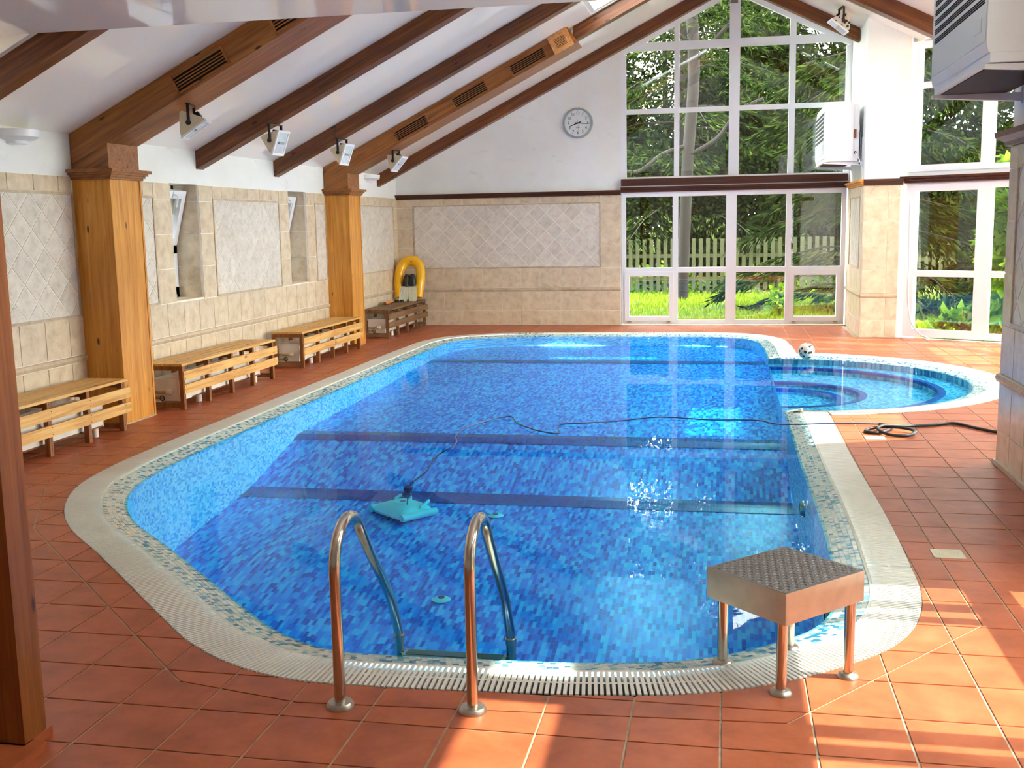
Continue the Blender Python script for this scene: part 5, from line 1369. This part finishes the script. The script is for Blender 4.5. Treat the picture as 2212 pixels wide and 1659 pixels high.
for cx, cy, cz, n in ((.7, 24.9, 4.4, 500), (.2, 25, 6.2, 700), (-2.1, 25, 3.0, 500), (-1.9, 25, 5.9, 700), (-.8, 25.2, 7.2, 1500), (-.3, 25.2, 8.6, 1500)):
    for i in range(n): C.append((cx + R_.gauss(0, .5), cy + R_.gauss(0, .5), cz + R_.gauss(0, .32))); D.append((R_.gauss(0, 1), R_.gauss(0, 1), R_.gauss(.1, .6)))
quads(C, D, [.2] * len(C), [.012] * len(C), 'spruce', 'needles', tp)
leafy(3.3, 13.75, 10.4, 1.9, 1.5, 1.5, 14000, 'leaf', 'added_shade_crown', 'leafy crown added unseen above the frame to shade the roof window', 'tree', 'garden trees', .2, False)  # trunkless crown added on the sun path to keep sun off the roof window
HED = [(-1.9, 29.4, 1.9, 'under the spruce'), (.5, 29.6, 2.0, 'in the middle'), (2.9, 30.6, 2.2, 'at the fence gap'), (5.3, 31.0, 2.0, 'behind the lower fence'), (7.9, 30.2, 2.0, 'left behind the angled window'), (10.6, 29.6, 2.2, 'behind the angled window'), (13.4, 29.0, 2.4, 'right behind the angled window'), (16.2, 28.0, 2.6, 'farthest right')]
for x, y, hz, wh in HED: leafy(x, y, hz * .85, 1.7, .8, hz, 15000, 'leaf', 'garden_hedge', 'dense dark hedge bush behind the fence, ' + wh, 'bush', 'hedge bushes behind the fence', .15, False)
leafy(11.5, 33.0, 6.0, 3.5, 1.6, 3.6, 22000, 'leaf', 'garden_tree', 'tall leafy tree above the hedge in the angled window', 'tree', 'garden trees', .18)
leafy(16.5, 31.0, 6.0, 3.5, 1.6, 4.0, 22000, 'leaf', 'garden_tree', 'tall leafy tree at the far right of the angled window', 'tree', 'garden trees', .18)
for i, (x, y, h) in enumerate([(6.4, .6, 5.0), (6.5, 3.6, 5.2), (7.4, 7.4, 2.6)]):  # unseen hedges added to cut sky light through the right side glazing
    leafy(x, y, h * .45, .9, 1.7, h * .55, 9000, 'leaf', 'added_shade_hedge', ('hedge added outside the right window to cut sky light, behind the camera', 'hedge added outside the right window to cut sky light, beside the camera', 'low hedge added outside the bay to cut sky light, out of frame')[i], 'bush', 'added shading hedges on the right side', .2, False)
# plants near the glass
leafy(4.0, 16.02, 1.35, .42, .24, 1.3, 1500, 'vine', 'grape_vine', 'bright yellow-green vine climbing outside the narrow angled window', 'vine', None, .22, False)
leafy(3.45, 16.35, .14, .55, .22, .2, 420, 'vine', 'ground_vine', 'low yellow-green vine leaves at the foot of the angled window', 'vine', None, .17, False)
leafy(1.05, 20.6, .12, .22, .15, .35, 260, 'vine', 'weed_plant', 'small feathery weed growing on the lawn in front of the fence', 'plant', None, .12, False)
leafy(2.2, 22.4, .25, .45, .3, .5, 500, 'vine', 'garden_weed', 'sunlit weed clump behind the right hand hopper sash', 'plant', None, .12, False)
for i in range(3): leafy(-4.2 + i * 2.6, 27.5, .15, 1.2, .3, .42, 700, 'vine', 'fence_weeds', ('low sunlit weeds behind the fence, left', 'low sunlit weeds behind the fence, middle', 'low sunlit weeds behind the fence, right')[i], 'plant', 'weeds along the fence', .12, False)
# neighbouring house
hs = thing('house', 'pale rendered house with brown roof glimpsed between the trees', 'house', (-6.5, 44, ZG))
MB().box(-12, -3.6, 41, 47, ZG, 4.2).build('wall', 'house', hs)
MB().add([(-12.4, 40.6, 4.2), (-3.2, 40.6, 4.2), (-3.2, 47.4, 4.2), (-12.4, 47.4, 4.2), (-12.4, 44, 6.8), (-3.2, 44, 6.8)], [(0, 1, 5, 4), (2, 3, 4, 5), (1, 2, 5), (3, 0, 4), (3, 2, 1, 0)]).build('roof', 'roof', hs)
for x in (-6.4, -9.4): 
    w = MB().box(x, x + 1.1, 40.95, 41, 1.0, 2.4).build('window_frame', 'white', hs); MB().box(x + .08, x + 1.02, 40.94, 40.95, 1.08, 2.32).build('pane', 'ink', w)
tag(MB().box(-8.2, -8.0, 0, 24, ZG, 4.5).build('sky_blocking_wall', 'roof', None, loc=(-8.1, 12, ZG)), 'tall brown wall added to block the sky outside the narrow left windows', 'wall')  # added to block sky light from the left window reveals
hedge = leafy(-7.3, 12.0, 1.2, .5, 6.0, 1.6, 5000, 'leaf', 'side_hedge', 'dark hedge outside the narrow left windows', 'bush', None, .2, False)
# light portals at the real openings
def portal(loc, nrm_, w, h):
    l = bpy.data.lights.new('portal', 'AREA'); l.shape = 'RECTANGLE'; l.size = w; l.size_y = h; l.cycles.is_portal = True
    o = bpy.data.objects.new('portal', l); COL.objects.link(o); o.location = loc; o.rotation_euler = Vector(nrm_).to_track_quat('-Z', 'Y').to_euler()
